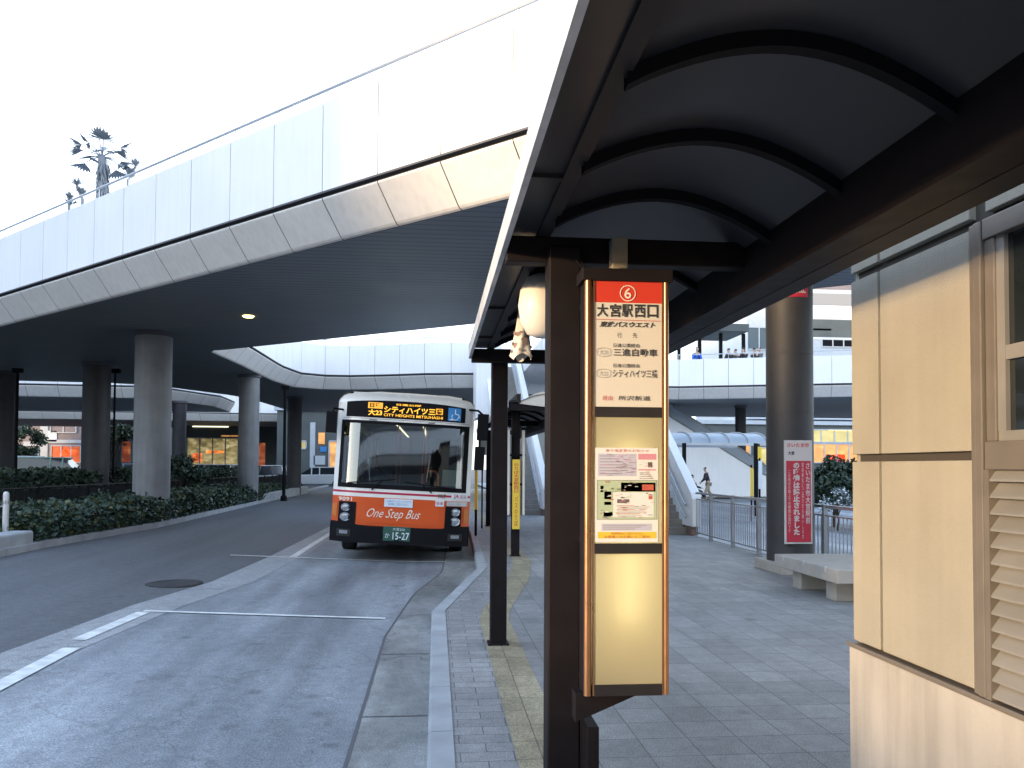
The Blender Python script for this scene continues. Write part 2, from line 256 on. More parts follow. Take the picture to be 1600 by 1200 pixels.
# ---------------------------------------------------------------- mesh building
class MB:
    def __init__(s): s.v = []; s.f = []; s.m = []
    def add(s, vs, fs, mi=0):
        o = len(s.v); s.v += [V(p) for p in vs]; s.f += [[i + o for i in f] for f in fs]; s.m += [mi] * len(fs); return s
    def box(s, x0, x1, y0, y1, z0, z1, mi=0):
        return s.add([(x, y, z) for z in (z0, z1) for y in (y0, y1) for x in (x0, x1)], [(0, 2, 3, 1), (4, 5, 7, 6), (0, 1, 5, 4), (2, 6, 7, 3), (0, 4, 6, 2), (1, 3, 7, 5)], mi)
    def bar(s, a, b, w, h, mi=0, up=UP):      # rectangular bar from a to b
        a = V(a); b = V(b); d = (b - a).normalized(); sd = d.cross(up)
        sd = V((1, 0, 0)) if sd.length < 1e-4 else sd.normalized(); u = sd.cross(d).normalized()
        q = [p + sd * (w / 2 * i) + u * (h / 2 * j) for p in (a, b) for i, j in ((-1, -1), (1, -1), (1, 1), (-1, 1))]
        return s.add(q, [(0, 1, 2, 3), (7, 6, 5, 4), (0, 4, 5, 1), (1, 5, 6, 2), (2, 6, 7, 3), (3, 7, 4, 0)], mi)
    def tube(s, pts, r, n=8, mi=0, cap=True):
        pts = [V(p) for p in pts]; rs = r if isinstance(r, (list, tuple)) else [r] * len(pts); rings = []; o = []
        for i, p in enumerate(pts):
            d = (pts[min(i + 1, len(pts) - 1)] - pts[max(i - 1, 0)]).normalized()
            a = d.cross(UP if abs(d.z) < .9 else V((1, 0, 0))).normalized(); b = d.cross(a)
            rings += [p + (a * cos(2 * pi * k / n) + b * sin(2 * pi * k / n)) * rs[i] for k in range(n)]
        fs = [(i * n + k, i * n + (k + 1) % n, (i + 1) * n + (k + 1) % n, (i + 1) * n + k) for i in range(len(pts) - 1) for k in range(n)]
        if cap: fs += [tuple(range(n)), tuple(range((len(pts) - 1) * n, len(pts) * n))[::-1]]
        return s.add(rings, fs, mi)
    def prism(s, poly, ext, mi=0):            # polygon of 3-D points swept along ext
        n = len(poly); p = [V(q) for q in poly]; e = V(ext)
        tr = tessellate_polygon([p])
        return s.add(p + [q + e for q in p], [tuple(t) for t in tr] + [tuple(i + n for i in t)[::-1] for t in tr] + [(i, (i + 1) % n, (i + 1) % n + n, i + n) for i in range(n)], mi)
    def flat(s, poly, mi=0):
        p = [V(q) for q in poly]; return s.add(p, [tuple(t) for t in tessellate_polygon([p])], mi)
    def grid(s, fn, nu, nv, mi=0):
        return s.add([fn(i / nu, j / nv) for j in range(nv + 1) for i in range(nu + 1)], [(j * (nu + 1) + i, j * (nu + 1) + i + 1, (j + 1) * (nu + 1) + i + 1, (j + 1) * (nu + 1) + i) for j in range(nv) for i in range(nu)], mi)
    def lathe(s, c, prof, n=16, mi=0):        # prof: (r, z)
        c = V(c); return s.add([c + V((r * cos(2 * pi * k / n), r * sin(2 * pi * k / n), z)) for r, z in prof for k in range(n)], [(i * n + k, i * n + (k + 1) % n, (i + 1) * n + (k + 1) % n, (i + 1) * n + k) for i in range(len(prof) - 1) for k in range(n)], mi)
    def build(s, name, mats, parent=None, smooth=False, bevel=0., local=False):
        me = bpy.data.meshes.new(name); off = V((0, 0, 0))
        if parent is not None and not local:
            p = parent
            while p is not None: off += V(p.location); p = p.parent
        me.from_pydata([tuple(v - off) for v in s.v], [], s.f)
        for q in (mats if isinstance(mats, (list, tuple)) else [mats]): me.materials.append(M[q] if isinstance(q, str) else q)
        me.polygons.foreach_set('material_index', s.m)
        bm = bmesh.new(); bm.from_mesh(me)
        bmesh.ops.recalc_face_normals(bm, faces=bm.faces); bm.to_mesh(me); bm.free()
        if smooth: me.polygons.foreach_set('use_smooth', [True] * len(me.polygons)); 
        me.update()
        o = bpy.data.objects.new(name, me); COL.objects.link(o)
        if parent is not None: o.parent = parent
        if smooth:
            md = o.modifiers.new('edge', 'EDGE_SPLIT'); md.split_angle = R(40)
        if bevel:
            md = o.modifiers.new('bevel', 'BEVEL'); md.width = bevel; md.segments = 2; md.limit_method = 'ANGLE'; md.angle_limit = R(40)
        return o

def tag(o, label, cat, group=None, kind=None):
    if label: o['label'] = label
    if cat: o['category'] = cat
    if group: o['group'] = group
    if kind: o['kind'] = kind
    return o
def thing(name, label, cat, loc=(0, 0, 0), group=None):
    o = bpy.data.objects.new(name, None); COL.objects.link(o); o.location = loc; o.empty_display_size = .2
    return tag(o, label, cat, group)
def struct(mb, name, m):
    o = mb.build(name, m); o['kind'] = 'structure'; return o
def dup(root, dloc, label, group=None):
    def cp(o, par):
        c = o.copy(); COL.objects.link(c); c.parent = par
        for ch in [q for q in COL.objects if q.parent == o]: cp(ch, c)
        return c
    c = cp(root, None); c.location = V(root.location) + V(dloc); c['label'] = label
    if group: c['group'] = group
    return c

# ---------------------------------------------------------------- lettering
def glyphs(txt, bold=0., shear=0., spacing=1.):
    cu = bpy.data.curves.new('t', 'FONT'); cu.body = txt; cu.size = 1; cu.resolution_u = 2; cu.offset = bold; cu.shear = shear; cu.space_line = spacing; cu.align_x = 'CENTER'
    o = bpy.data.objects.new('t', cu); COL.objects.link(o); bpy.context.view_layer.update()
    me = bpy.data.meshes.new_from_object(o.evaluated_get(bpy.context.evaluated_depsgraph_get()))
    vs = [(v.co.x, v.co.y) for v in me.vertices]; fs = [tuple(p.vertices) for p in me.polygons]
    bpy.data.objects.remove(o); bpy.data.curves.remove(cu); bpy.data.meshes.remove(me)
    if not vs: return [], []
    x0, x1 = min(v[0] for v in vs), max(v[0] for v in vs); y0, y1 = min(v[1] for v in vs), max(v[1] for v in vs)
    return [((x - x0) / (x1 - x0 + 1e-9), (y - y0) / (y1 - y0 + 1e-9)) for x, y in vs], fs
def put_text(mb, txt, box, fn, mi=0, bold=0., shear=0., spacing=1.):   # box (u0, v0, u1, v1) in the coordinates fn takes
    vs, fs = glyphs(txt, bold, shear, spacing)
    mb.add([fn(box[0] + (box[2] - box[0]) * x, box[1] + (box[3] - box[1]) * y) for x, y in vs], fs, mi)

# ================================================================ GROUND, ROADS, PAVEMENT
def interp(path, y):
    for (x0, y0), (x1, y1) in zip(path, path[1:]):
        if y0 <= y <= y1: return x0 + (x1 - x0) * (y - y0) / (y1 - y0)
    return path[0][0] if y < path[0][1] else path[-1][0]
KERB = [(-.04, -8), (-.03, 9.2), (.68, 13.1), (.84, 20), (.9, 90)]
GUT = [(-.53, -8), (-.5, 8.5), (-.28, 11.3), (.12, 13.6), (.32, 20), (.36, 90)]
BAY = [(-4.35, -8), (-4.0, 4), (-3.72, 7.45), (-3.5, 10), (-3.15, 12), (-3.0, 15.2), (-2.85, 25), (-2.8, 90)]
PLK = [(-7.1, -8), (-7.1, 16), (-6.75, 20.7), (-7.1, 37), (-7.6, 51), (-7.9, 62)]     # planter kerb
def zr(x): return -.14 + .035 * min(max(-.5 - x, 0), 6.6)
def ribbon(L, Rr, y0, y1, ny, nx, off=0., zf=zr, mi=0, mb=None):
    mb = mb or MB()
    def fn(u, v):
        y = y0 + (y1 - y0) * v; a, b = interp(L, y), interp(Rr, y); x = a + (b - a) * u; return (x, y, zf(x) + off)
    return mb.grid(fn, nx, ny, mi)
b = MB(); b.flat([(-300, -120, -.3), (300, -120, -.3), (300, 600, -.3), (-300, 600, -.3)]); struct(b, 'ground', 'base')
struct(ribbon([(-60, -8), (-60, 90)], [(x + .3, y) for x, y in BAY], -8, 90, 98, 60, -.004), 'road', 'asphalt')
struct(ribbon(BAY, GUT, -8, 60, 136, 12, 0.), 'bus_bay', 'bay')
struct(ribbon(BAY, [(x + .55, y) for x, y in BAY], -8, 60, 136, 2, .004), 'bus_bay_edge', 'bay_edge')
gy = [-8 + .02 * 0]
b = ribbon(GUT, KERB, -8, 60, 136, 4, .004)
struct(b, 'gutter', 'gutter')
b = MB()
for y in (2.0, 3.9, 5.8, 7.7, 9.7, 12.1, 14.6, 17.5, 20.5):
    a, c = interp(GUT, y), interp(KERB, y); z = zr(a) + .0075
    b.flat([(a + .01, y - .008, z), (c - .01, y - .008, z), (c - .01, y + .008, z), (a + .01, y + .008, z)])
for i in range(96):
    y0, y1 = -4 + i * .5, -3.5 + i * .5
    b.flat([(interp(GUT, y0) - .012, y0, zr(-.5) + .0075), (interp(GUT, y0) + .012, y0, zr(-.5) + .0075), (interp(GUT, y1) + .012, y1, zr(-.5) + .0075), (interp(GUT, y1) - .012, y1, zr(-.5) + .0075)])
struct(b, 'gutter_joints', 'joint_dark')
# kerb stones: one kerb, a real step
def kerb_line(path, w, zb, zt, stone=1.0, y0=-8, y1=60):
    b = MB(); y = y0
    while y < y1:
        e = min(y + stone - .012, y1); pts = [y] + [q for _, q in path if y < q < e] + [e]
        for p, q in zip(pts, pts[1:]):
            a, c = interp(path, p), interp(path, q)
            P = [(a, p), (a + w, p), (c + w, q), (c, q)]
            b.add([(x, yy, zb) for x, yy in P] + [(P[0][0] + .02 * (w > 0), p, zt), (P[1][0], p, zt), (P[2][0], q, zt), (P[3][0] + .02 * (w > 0), q, zt)] + [(P[0][0], p, zt - .02), (P[3][0], q, zt - .02)],
                  [(0, 3, 2, 1), (4, 5, 6, 7), (0, 8, 9, 3), (8, 4, 7, 9), (1, 2, 6, 5), (0, 1, 5, 4, 8), (3, 9, 7, 6, 2)])
        y += stone
    return b
tag(kerb_line(KERB, .15, -.3, 0.012).build('kerb', 'kerb'), None, None, None, 'structure')
# pavement
PR = [(6.25, -8), (6.2, 20), (6.2, 24), (4.2, 26), (4.0, 60)]
K2 = [(x + .14, y) for x, y in KERB]
K3 = [(x + .60, y) for x, y in KERB]
struct(ribbon(K3, PR, -8, 60, 136, 3, 0, lambda x: 0.0), 'pavement', 'pave')
struct(ribbon(K2, K3, -8, 60, 136, 1, 0, lambda x: 0.0), 'pavement_edge', 'pave_small')
TL = [(.42, -8), (.47, 8.6), (.53, 9.2), (1.02, 11.6), (1.34, 14), (1.34, 40)]
struct(ribbon(TL, [(x + .31, y) for x, y in TL], -8, 40, 160, 1, .004, lambda x: 0.0), 'tactile_paving', 'tactile')
b = MB(); b.box(6.1, 6.26, -8, 24, -.3, .012); struct(b, 'pavement_kerb', 'kerb')
b = MB(); b.flat([(6.26, -8, -.14), (60, -8, -.14), (60, 90, -.14), (4.2, 90, -.14), (4.2, 26, -.14), (6.26, 24, -.14)]); struct(b, 'side_road', 'bay')
# markings
b = MB()
def mark(x0, y0, x1, y1, w):       # a painted line between two ground points
    d = V((x1 - x0, y1 - y0)).normalized(); n = V((-d.y, d.x)) * w / 2; k = 14
    b.grid(lambda u, v: (x0 + (x1 - x0) * u + n.x * (2 * v - 1), y0 + (y1 - y0) * u + n.y * (2 * v - 1), zr(x0 + (x1 - x0) * u + n.x * (2 * v - 1)) + .010), k, 1)
p = gnd(225, 955, -.04); q = gnd(602, 967, -.135); mark(p.x, p.y, q.x, q.y, .085)
a = gnd(222, 958, -.04); c = gnd(122, 1001, -.04); mark(a.x, a.y + .04, c.x, c.y, .14)
a = gnd(112, 1013, -.04); c = gnd(-40, 1092, -.04); mark(a.x, a.y, c.x, c.y, .15)
a = gnd(-80, 1120, -.04); mark(a.x, a.y, a.x - .1, 3.0, .15)
p = gnd(360, 868, -.03); q = gnd(697, 878, -.135); mark(p.x, p.y, q.x, q.y, .09)
p = gnd(458, 871, -.07); q = gnd(520, 834, -.07); mark(p.x, p.y, p.x + .02, p.y + 11, .13)
struct(b, 'road_markings', 'paint')
p = gnd(272, 912, -.03)
b = MB(); zc = zr(p.x) + .006
b.lathe((p.x, p.y, zc), [(0, .006), (.27, .006), (.29, .003), (.30, .009), (.37, .009), (.38, -.02)], 28)
tag(b.build('manhole_cover', 'iron'), 'round dark iron manhole cover in the asphalt lane', 'manhole cover')

# ================================================================ PEDESTRIAN DECK
ZP, ZS, PH, ZF = 5.92, 5.25, 1.40, 6.27
A = at(773, 208, (ZP - CAMZ) * FPX / 522); B = at(150, 412, (ZP - CAMZ) * FPX / 318)
e1 = (B - A).normalized()
C = at(745, 505, 20.76); D = at(345, 549, 25.8); e2 = (D - C).normalized()
def dp(px, py, d): q = at(px, py, d); return (q.x, q.y)
R1 = A - e1 * 13; L1 = B + e1 * 9
n2 = V((-e2.y, e2.x, 0)); n2 = n2 if n2.y > 0 else -n2
C2 = C + n2 * .45; D2 = D + n2 * .45
near_edge = [tuple(R1.xy), tuple(A.xy), tuple(B.xy), tuple(L1.xy)]
back_left = [(-24, 33), (-27, 37.5), (-22, 37.6), (-13.5, 38.3), (-10.6, 44.5), (-10, 57)]
far_back = [(45, 57), (45, 38)]
inner = [dp(1700, 585, 38.5), dp(1330, 595, 41), dp(1050, 602, 43.2), dp(900, 600, 42.5), dp(800, 590, 39.5), dp(745, 582, 37.4), dp(670, 583, 37.6), dp(600, 587, 38.3), dp(520, 588, 38.8), dp(470, 584, 37.6), dp(440, 573, 34.9), dp(395, 543, 29.6), dp(352, 520, 26.3)]
opening = [tuple(D2.xy), tuple(C2.xy), tuple((C2 - e2 * 14).xy)]
def resample(path, step):
    out = [V((*path[0], 0))]; acc = 0; 
    P = [V((*p, 0)) for p in path]
    L = [0]
    for a, b in zip(P, P[1:]): L.append(L[-1] + (b - a).length)
    n = max(1, round(L[-1] / step)); res = []
    for i in range(n + 1):
        s = L[-1] * i / n
        k = max(j for j in range(len(L)) if L[j] <= s + 1e-6); k = min(k, len(P) - 2)
        res.append(P[k] + (P[k + 1] - P[k]) * ((s - L[k]) / (L[k + 1] - L[k])))
    return res
def edge_run(path, parent, step=1.27, outward=1, rail=True, zo=0., far=False):
    """parapet panels, recessed shadow joint and rounded lower fascia along one edge of a deck"""
    P = resample(path, step); pp, fp, bk, rl = MB(), MB(), MB(), MB(); N = []
    for i in range(len(P)):
        d = (P[min(i + 1, len(P) - 1)] - P[max(i - 1, 0)]).normalized(); N.append(V((-d.y, d.x, 0)) * outward)
    g = .009
    prof = [(0., ZP), (.0, ZP - .03), (-.10, ZP - .04), (-.10, ZP - .10), (.0, ZP - .105), (-.005, ZP - .13), (-.03, ZP - .165), (-.375, ZP - .625), (-.41, ZP - .655), (-.45, ZS)]
    for i in range(len(P) - 1):
        a, b = P[i], P[i + 1]; d = (b - a).normalized(); na, nb = N[i], N[i + 1]
        a2, b2 = a + d * g, b - d * g
        def pt(q, n, off, z): return q + n * off + UP * (z + zo)
        # parapet panel with a slight inward lean at the top and a cap
        vs = [pt(a2, na, 0, ZP), pt(b2, nb, 0, ZP), pt(b2, nb, .0, ZP + PH), pt(a2, na, .0, ZP + PH), pt(a2, na, -.18, ZP + PH), pt(b2, nb, -.18, ZP + PH), pt(b2, nb, -.18, ZF), pt(a2, na, -.18, ZF)]
        pp.add(vs, [(0, 1, 2, 3), (3, 2, 5, 4), (4, 5, 6, 7), (0, 3, 4, 7), (1, 6, 5, 2), (0, 7, 6, 1)])
        bk.add([pt(a, na, -.03, ZP), pt(b, nb, -.03, ZP), pt(b, nb, -.03, ZP + PH - .02), pt(a, na, -.03, ZP + PH - .02)], [(0, 1, 2, 3)])
        for (o0, z0), (o1, z1) in zip(prof[4:], prof[5:]):
            fp.add([pt(a2, na, o0, z0), pt(b2, nb, o0, z0), pt(b2, nb, o1, z1), pt(a2, na, o1, z1)], [(0, 1, 2, 3)])
            bk.add([pt(a, na, o0 - .025, z0), pt(b, nb, o0 - .025, z0), pt(b, nb, o1 - .025, z1), pt(a, na, o1 - .025, z1)], [(0, 1, 2, 3)])
        for (o0, z0), (o1, z1) in zip(prof[:4], prof[1:5]):
            fp.add([pt(a, na, o0, z0), pt(b, nb, o0, z0), pt(b, nb, o1, z1), pt(a, na, o1, z1)], [(0, 1, 2, 3)], 1)
    if rail:
        rl.tube([q + n * -.09 + UP * (ZP + PH + .26 + zo) for q, n in zip(P, N)], .024, 6)
        for q, n in list(zip(P, N)):
            w = q + n * -.09 + UP * (ZP + PH + zo); rl.tube([w, w + UP * .25], .012, 5)
    pp.build('parapet', 'white_panel', parent); fp.build('fascia', ['fascia', 'joint_dark'], parent, smooth=True); bk.build('joint_backing', 'joint_dark', parent)
    if rail: rl.build('handrail', 'pale_steel', parent)
deck = thing('pedestrian_deck', 'white panelled raised walkway deck looping over the bus lanes, nearest of the decks', 'raised walkway', (A.x, A.y, ZS))
outline = [*near_edge, *back_left, *far_back, *inner, *opening]
def slab(outline, parent, zo=0., inset=True):
    P = [V((x, y, 0)) for x, y in outline]
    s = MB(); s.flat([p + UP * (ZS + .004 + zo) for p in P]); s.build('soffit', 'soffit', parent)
    s = MB(); s.flat([p + UP * (ZF + zo) for p in P]); s.build('deck_floor', 'kerb', parent)
def shrink(outline, k):       # pull an outline inwards by k
    P = [V((x, y)) for x, y in outline]; n = len(P); ar = sum(P[i].x * P[(i + 1) % n].y - P[(i + 1) % n].x * P[i].y for i in range(n)); sg = 1 if ar > 0 else -1; out = []
    for i in range(n):
        a, b, c = P[i - 1], P[i], P[(i + 1) % n]; d1 = (b - a).normalized(); d2 = (c - b).normalized()
        n1, n2_ = V((-d1.y, d1.x)) * sg, V((-d2.y, d2.x)) * sg; h = (n1 + n2_); h = h.normalized() if h.length > .1 else n1
        q = b + h * (k / max(.5, h.dot(n1))); out.append((q.x, q.y))
    return out, sg
inn, sg = shrink(outline, .44)
slab(inn, deck)
OUT = -sg
edge_run(near_edge, deck, outward=OUT)
edge_run(inner, deck, outward=OUT)
edge_run(opening, deck, outward=OUT)
edge_run([near_edge[-1], *back_left, far_back[0]], deck, step=2.2, outward=OUT, rail=False)
q = at(388, 495, (ZS - CAMZ) * FPX / 235)
b = MB(); b.lathe((q.x, q.y, ZS), [(0, -.03), (.11, -.03), (.14, 0)], 18); b.build('downlight', 'down', deck)

def far_deck(label, outline, zo, step=1.6):
    d = thing('pedestrian_deck', label, 'raised walkway', (outline[0][0], outline[0][1], ZS + zo))
    i2, sgn = shrink(outline, .44); slab(i2, d, zo)
    edge_run([*outline, outline[0]], d, step=step, outward=-sgn, zo=zo)
    return d
far_deck('grey white deck seen beneath the big deck at far left', [(-44, 44), (-15.2, 46), (-13.2, 52), (-13.6, 58), (-46, 58)], 0.0)
far_deck('most distant low white deck strip beyond the left columns', [(-60, 67), (-3, 69), (-3, 82), (-60, 82)], 0.0, 2.4)

# columns holding the decks up
def column(px, ytop, dia, label, cap=True, ztop=ZS, m='column', base=-.3, d=None):
    d = d or (ZS - CAMZ) * FPX / (730 - ytop); q = at(px, ytop, d); r = dia / 2
    c = thing('deck_column', label, 'column', (q.x, q.y, 0), 'round columns carrying the deck')
    b = MB(); nb = 6; h = (ztop - base)
    prof = []
    for k in range(nb):
        z0 = base + h * k / nb; z1 = base + h * (k + 1) / nb; prof += [(r, z0), (r, z1 - .02), (r - .006, z1 - .019), (r - .006, z1 - .001)]
    b.lathe((q.x, q.y, 0), prof, 28); o = b.build('shaft', m, c, smooth=True)
    b = MB(); b.lathe((q.x, q.y, 0), [(r + .005, ztop - .12), (r + .05, ztop - .10), (r + .05, ztop + .02)], 28); b.build('collar', 'joint_dark', c, smooth=True)
    return c, q
column(241, 522, .96, 'thick grey round column standing in the planted strip, widest of the left columns')
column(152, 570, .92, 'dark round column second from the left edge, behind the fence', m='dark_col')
column(390, 588, .80, 'grey round column standing left of the bus, its right side lit')
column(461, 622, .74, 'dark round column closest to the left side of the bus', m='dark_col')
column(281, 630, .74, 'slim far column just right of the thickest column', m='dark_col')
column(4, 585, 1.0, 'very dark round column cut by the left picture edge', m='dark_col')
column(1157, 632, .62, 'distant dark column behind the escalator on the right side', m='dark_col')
column(690, 632, .7, 'far column mostly hidden behind the bus')
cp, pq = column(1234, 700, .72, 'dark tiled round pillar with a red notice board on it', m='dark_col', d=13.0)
b = MB(); b.box(pq.x - .42, pq.x + .42, pq.y - .62, pq.y + .42, 0, .16); b.build('footing', 'stone', cp, bevel=.01)

# ================================================================ BUS STOP CANOPIES
def canopy(name, label, dx, y0, y1, posts, cross, ribs, gable, outer_pale=True):
    c = thing(name, label, 'bus stop shelter', (.575 + dx, posts[0], 0), 'bus stop shelters along the kerb')
    X = lambda x: x + dx
    for y in posts:
        b = MB(); b.box(X(.502), X(.648), y - .07, y + .07, 0, 2.60); b.box(X(.48), X(.67), y - .095, y + .095, -.01, .02); b.build('post', 'brown', c, bevel=.008)
    b = MB(); b.box(X(.455), X(.515), y0, y1, 2.655, 2.80); b.build('beam', 'brown_light', c)
    b = MB(); b.box(X(1.43), X(1.565), y0, y1, 2.425, 2.63); b.build('beam', 'brown', c)
    b = MB(); 
    for x0, x1, z0, z1 in ((1.59, 1.602, 2.435, 2.6), (1.602, 1.68, 2.435, 2.449), (1.68, 1.70, 2.435, 2.585)): b.box(X(x0), X(x1), y0, y1, z0, z1)
    b.build('gutter', 'brown_light', c)
    b = MB(); b.box(X(.312), X(.455), y0 + .01, y1, 2.672, 2.69)
    y = y0 + .5
    while y < y1: b.box(X(.325), X(.455), y - .02, y + .02, 2.655, 2.672); y += 1.25
    b.build('eave_panel', 'roof_skin', c)
    b = MB(); b.box(X(.288), X(.312), y0, y1, 2.575, 2.69); b.build('eave_fascia', 'alu', c)
    for y in cross:
        b = MB(); b.box(X(.312), X(1.59), y - .045, y + .045, 2.535, 2.654); b.build('crossbeam', 'brown', c, bevel=.006)
    def arch(t):     # t 0..1 from the left beam to the right beam
        return X(.50 + 1.0 * t), 2.64 - .09 * t + .17 * sin(pi * t) ** .9
    for y in ribs:
        b = MB(); n = 20
        for k in range(n):
            (xa, za), (xb, zb) = arch(k / n), arch((k + 1) / n)
            b.add([(xa, y - .022, za - .022), (xb, y - .022, zb - .022), (xb, y - .022, zb + .022), (xa, y - .022, za + .022), (xa, y + .022, za - .022), (xb, y + .022, zb - .022), (xb, y + .022, zb + .022), (xa, y + .022, za + .022)], [(0, 1, 2, 3), (7, 6, 5, 4), (0, 4, 5, 1), (3, 2, 6, 7)])
        b.build('rib', 'black', c)
    b = MB()
    for o in (.028, .036):
        b.grid(lambda u, v: (arch(u)[0], y0 + (y1 - y0) * v, arch(u)[1] + o), 24, 12)
    b.build('roof_sheet', 'roof_skin', c, smooth=True)
    if gable:
        b = MB(); n = 16; top = [(arch(k / n)[0], y0 + .02, arch(k / n)[1] + .02 + .06 * sin(pi * k / n)) for k in range(n + 1)]
        b.prism([(X(.5), y0 + .02, 2.64)] + top + [(X(1.5), y0 + .02, 2.53)], (0, .03, 0)); b.build('gable_panel', 'cream', c)
    return c
can1 = canopy('bus_shelter', 'dark brown shelter roof overhead with arched ribs, beside the stop sign', 0, -1.3, 7.35, (3.70, 7.45), (3.72, 7.30), (.87, 1.5, 2.13, 2.78, 3.40, 4.4, 5.05, 5.7, 6.35, 6.95), False)
can2 = canopy('bus_shelter', 'second dark shelter farther along the kerb with a cream arched gable', .865, 13.3, 23.5, (14.75, 18.5, 22.2), (13.4, 18.5, 23.4), (14.5, 15.6, 16.7, 17.8, 19, 20.2, 21.4, 22.5), True)

# ---- things hanging under the near canopy
q = at(969, 398, 3.66)
t = thing('loudspeaker_box', 'small beige box hanging from the crossbeam above the stop sign', 'speaker box', (q.x, q.y, q.z))
b = MB(); b.box(q.x - .036, q.x + .036, 3.60, 3.675, 2.50, 2.64); b.build('housing', 'beige_box', t, bevel=.006)
b = MB(); b.lathe((q.x - .008, 3.635, 0), [(0, 2.452), (.028, 2.452), (.033, 2.462), (.036, 2.50)], 16); b.build('neck', 'beige_box', t, smooth=True)
b = MB(); b.lathe((q.x - .008, 3.635, 0), [(0, 2.435), (.022, 2.435), (.024, 2.453)], 16); b.build('lens', 'black', t, smooth=True)
b = MB(); b.tube([(q.x - .03, 3.62, 2.50), (q.x - .09, 3.62, 2.452), (q.x - .15, 3.6, 2.47), (q.x - .2, 3.6, 2.53)], .004, 6)
b.tube([(q.x - .03, 3.64, 2.50), (q.x - .07, 3.64, 2.445), (q.x - .13, 3.63, 2.46), (q.x - .17, 3.63, 2.53)], .004, 6); b.build('cable', 'black', t)
q = at(848, 478, 4.4)
t = thing('hanging_hood', 'large cream rounded hood hanging under the shelter roof behind the post', 'hood', (q.x, q.y, q.z))
b = MB(); b.lathe((q.x, q.y, 0), [(r * .81, q.z + z * .78) for r, z in ((.0, .22), (.05, .22), (.11, .19), (.15, .11), (.165, 0), (.15, -.11), (.105, -.195), (.05, -.22), (0, -.22))], 28); b.build('shell', 'cream', t, smooth=True)
b = MB(); b.tube([(q.x, q.y, q.z + .165), (q.x, q.y, 2.69)], .02, 10); b.build('stem', 'brown', t)
q = at(815, 523, 5.2)
t = thing('hanging_bundle', 'pale cloth bundle with brown print hanging below the shelter beam', 'cloth bundle', (q.x, q.y, q.z))
b = MB()
def bund(u, v):
    a = 2 * pi * u; r = (.022 + .046 * v) * (1 + .16 * sin(5 * a + 6 * v) * v); return (q.x + r * cos(a), q.y + r * sin(a), q.z + .155 - .30 * v + .02 * sin(3 * a) * (v > .95))
b.grid(bund, 30, 14); 
o = b.build('cloth', 'cloth', t, smooth=True)
b = MB()
for k in range(17):
    u, v = .5 + random.random() * .5, .45 + .5 * random.random(); s = .008 + random.random() * .012
    c0 = V(bund(u, v)); dd = (c0 - V((q.x, q.y, c0.z))).normalized(); sd = dd.cross(UP)
    c0 = c0 + dd * .004
    b.flat([c0 + sd * s * cos(a) * 1.2 + UP * s * sin(a) for a in [2 * pi * j / 6 for j in range(6)]])
b.build('printed_flowers', 'cloth_brown', t)
b = MB(); b.tube([(q.x, q.y, q.z + .15), (q.x + .01, q.y, 2.72)], .006, 6); b.build('cord', 'black', t)

# ================================================================ BUS STOP SIGN
YS = 3.40
def sx(px): return on_y(px, 730, YS).x
def sz(py): return on_y(985, py, YS).z
sg_t = thing('bus_stop_sign', 'tall bronze framed bus stop sign with red header and number 6', 'bus stop sign', (sx(985), YS, .6))
x0, x1 = sx(910), sx(1046); z0, z1 = sz(1086), sz(422)
def sp(off): return lambda px, py: (sx(px), YS - off, sz(py))
b = MB(); b.box(x0 + .012, x1 - .002, YS + .118, YS + .13, z0 + .004, z1 - .004); b.box(x0 + .012, x0 + .022, YS + .012, YS + .118, z0 + .004, z1 - .004); b.box(x1 - .012, x1 - .002, YS + .012, YS + .118, z0 + .004, z1 - .004); b.box(x0 + .022, x1 - .012, YS + .012, YS + .118, z0 + .004, z0 + .016); b.build('case', 'brown', sg_t)
b = MB(); b.box(x0 + .023, x1 - .013, YS + .112, YS + .117, z0 + .017, z1 - .03); b.build('reflector', 'icon_white', sg_t)
b = MB(); b.tube([(sx(984), YS + .07, sz(975)), (sx(984), YS + .07, sz(690))], .013, 10); b.build('lamp_tube', 'sign_tube', sg_t)
b = MB()
xl = sx(919)
b.lathe((xl, YS + .006, 0), [(0, z0), (.0155, z0), (.0155, z1 - .03), (0, z1 - .03)], 18)
b.lathe((sx(1041), YS + .006, 0), [(0, z0), (.012, z0), (.012, z1 - .03), (0, z1 - .03)], 18)
b.build('side_frame', 'bronze', sg_t, smooth=True)
b = MB(); b.box(sx(926.5), sx(928.5), YS - .004, YS + .011, z0, z1 - .03); b.box(sx(1034), sx(1036.5), YS - .004, YS + .011, z0, z1 - .03); b.build('inner_trim', 'bronze', sg_t)
b = MB(); b.box(x0 - .004, x1 + .014, YS - .012, YS + .135, sz(440), z1 + .004); b.build('header_cap', 'brown', sg_t, bevel=.004)
for ya, yb in ((636, 652), (849, 865), (1069, 1087)):
    b = MB(); b.box(sx(928.5), sx(1034), YS - .006, YS + .011, sz(yb), sz(ya)); b.build('crossbar', 'brown_light', sg_t, bevel=.002)
b = MB(); b.box(sx(928.5), sx(1034), YS, YS + .011, sz(636), sz(473.5)); pa = b.build('destination_panel', 'sign_cream', sg_t)
b = MB(); b.box(sx(928.5), sx(1034), YS, YS + .011, sz(473.5), sz(440)); ph = b.build('header_panel', 'sign_red', sg_t)
b = MB(); b.flat([(sx(928.5), YS, sz(849)), (sx(1034), YS, sz(849)), (sx(1034), YS, sz(652)), (sx(928.5), YS, sz(652))]); pm = b.build('notice_panel', 'sign_yellow', sg_t)
b = MB(); b.flat([(sx(928.5), YS, sz(1069)), (sx(1034), YS, sz(1069)), (sx(1034), YS, sz(865)), (sx(928.5), YS, sz(865))]); b.build('lower_panel', 'sign_yellow', sg_t)
f = sp(.0025)
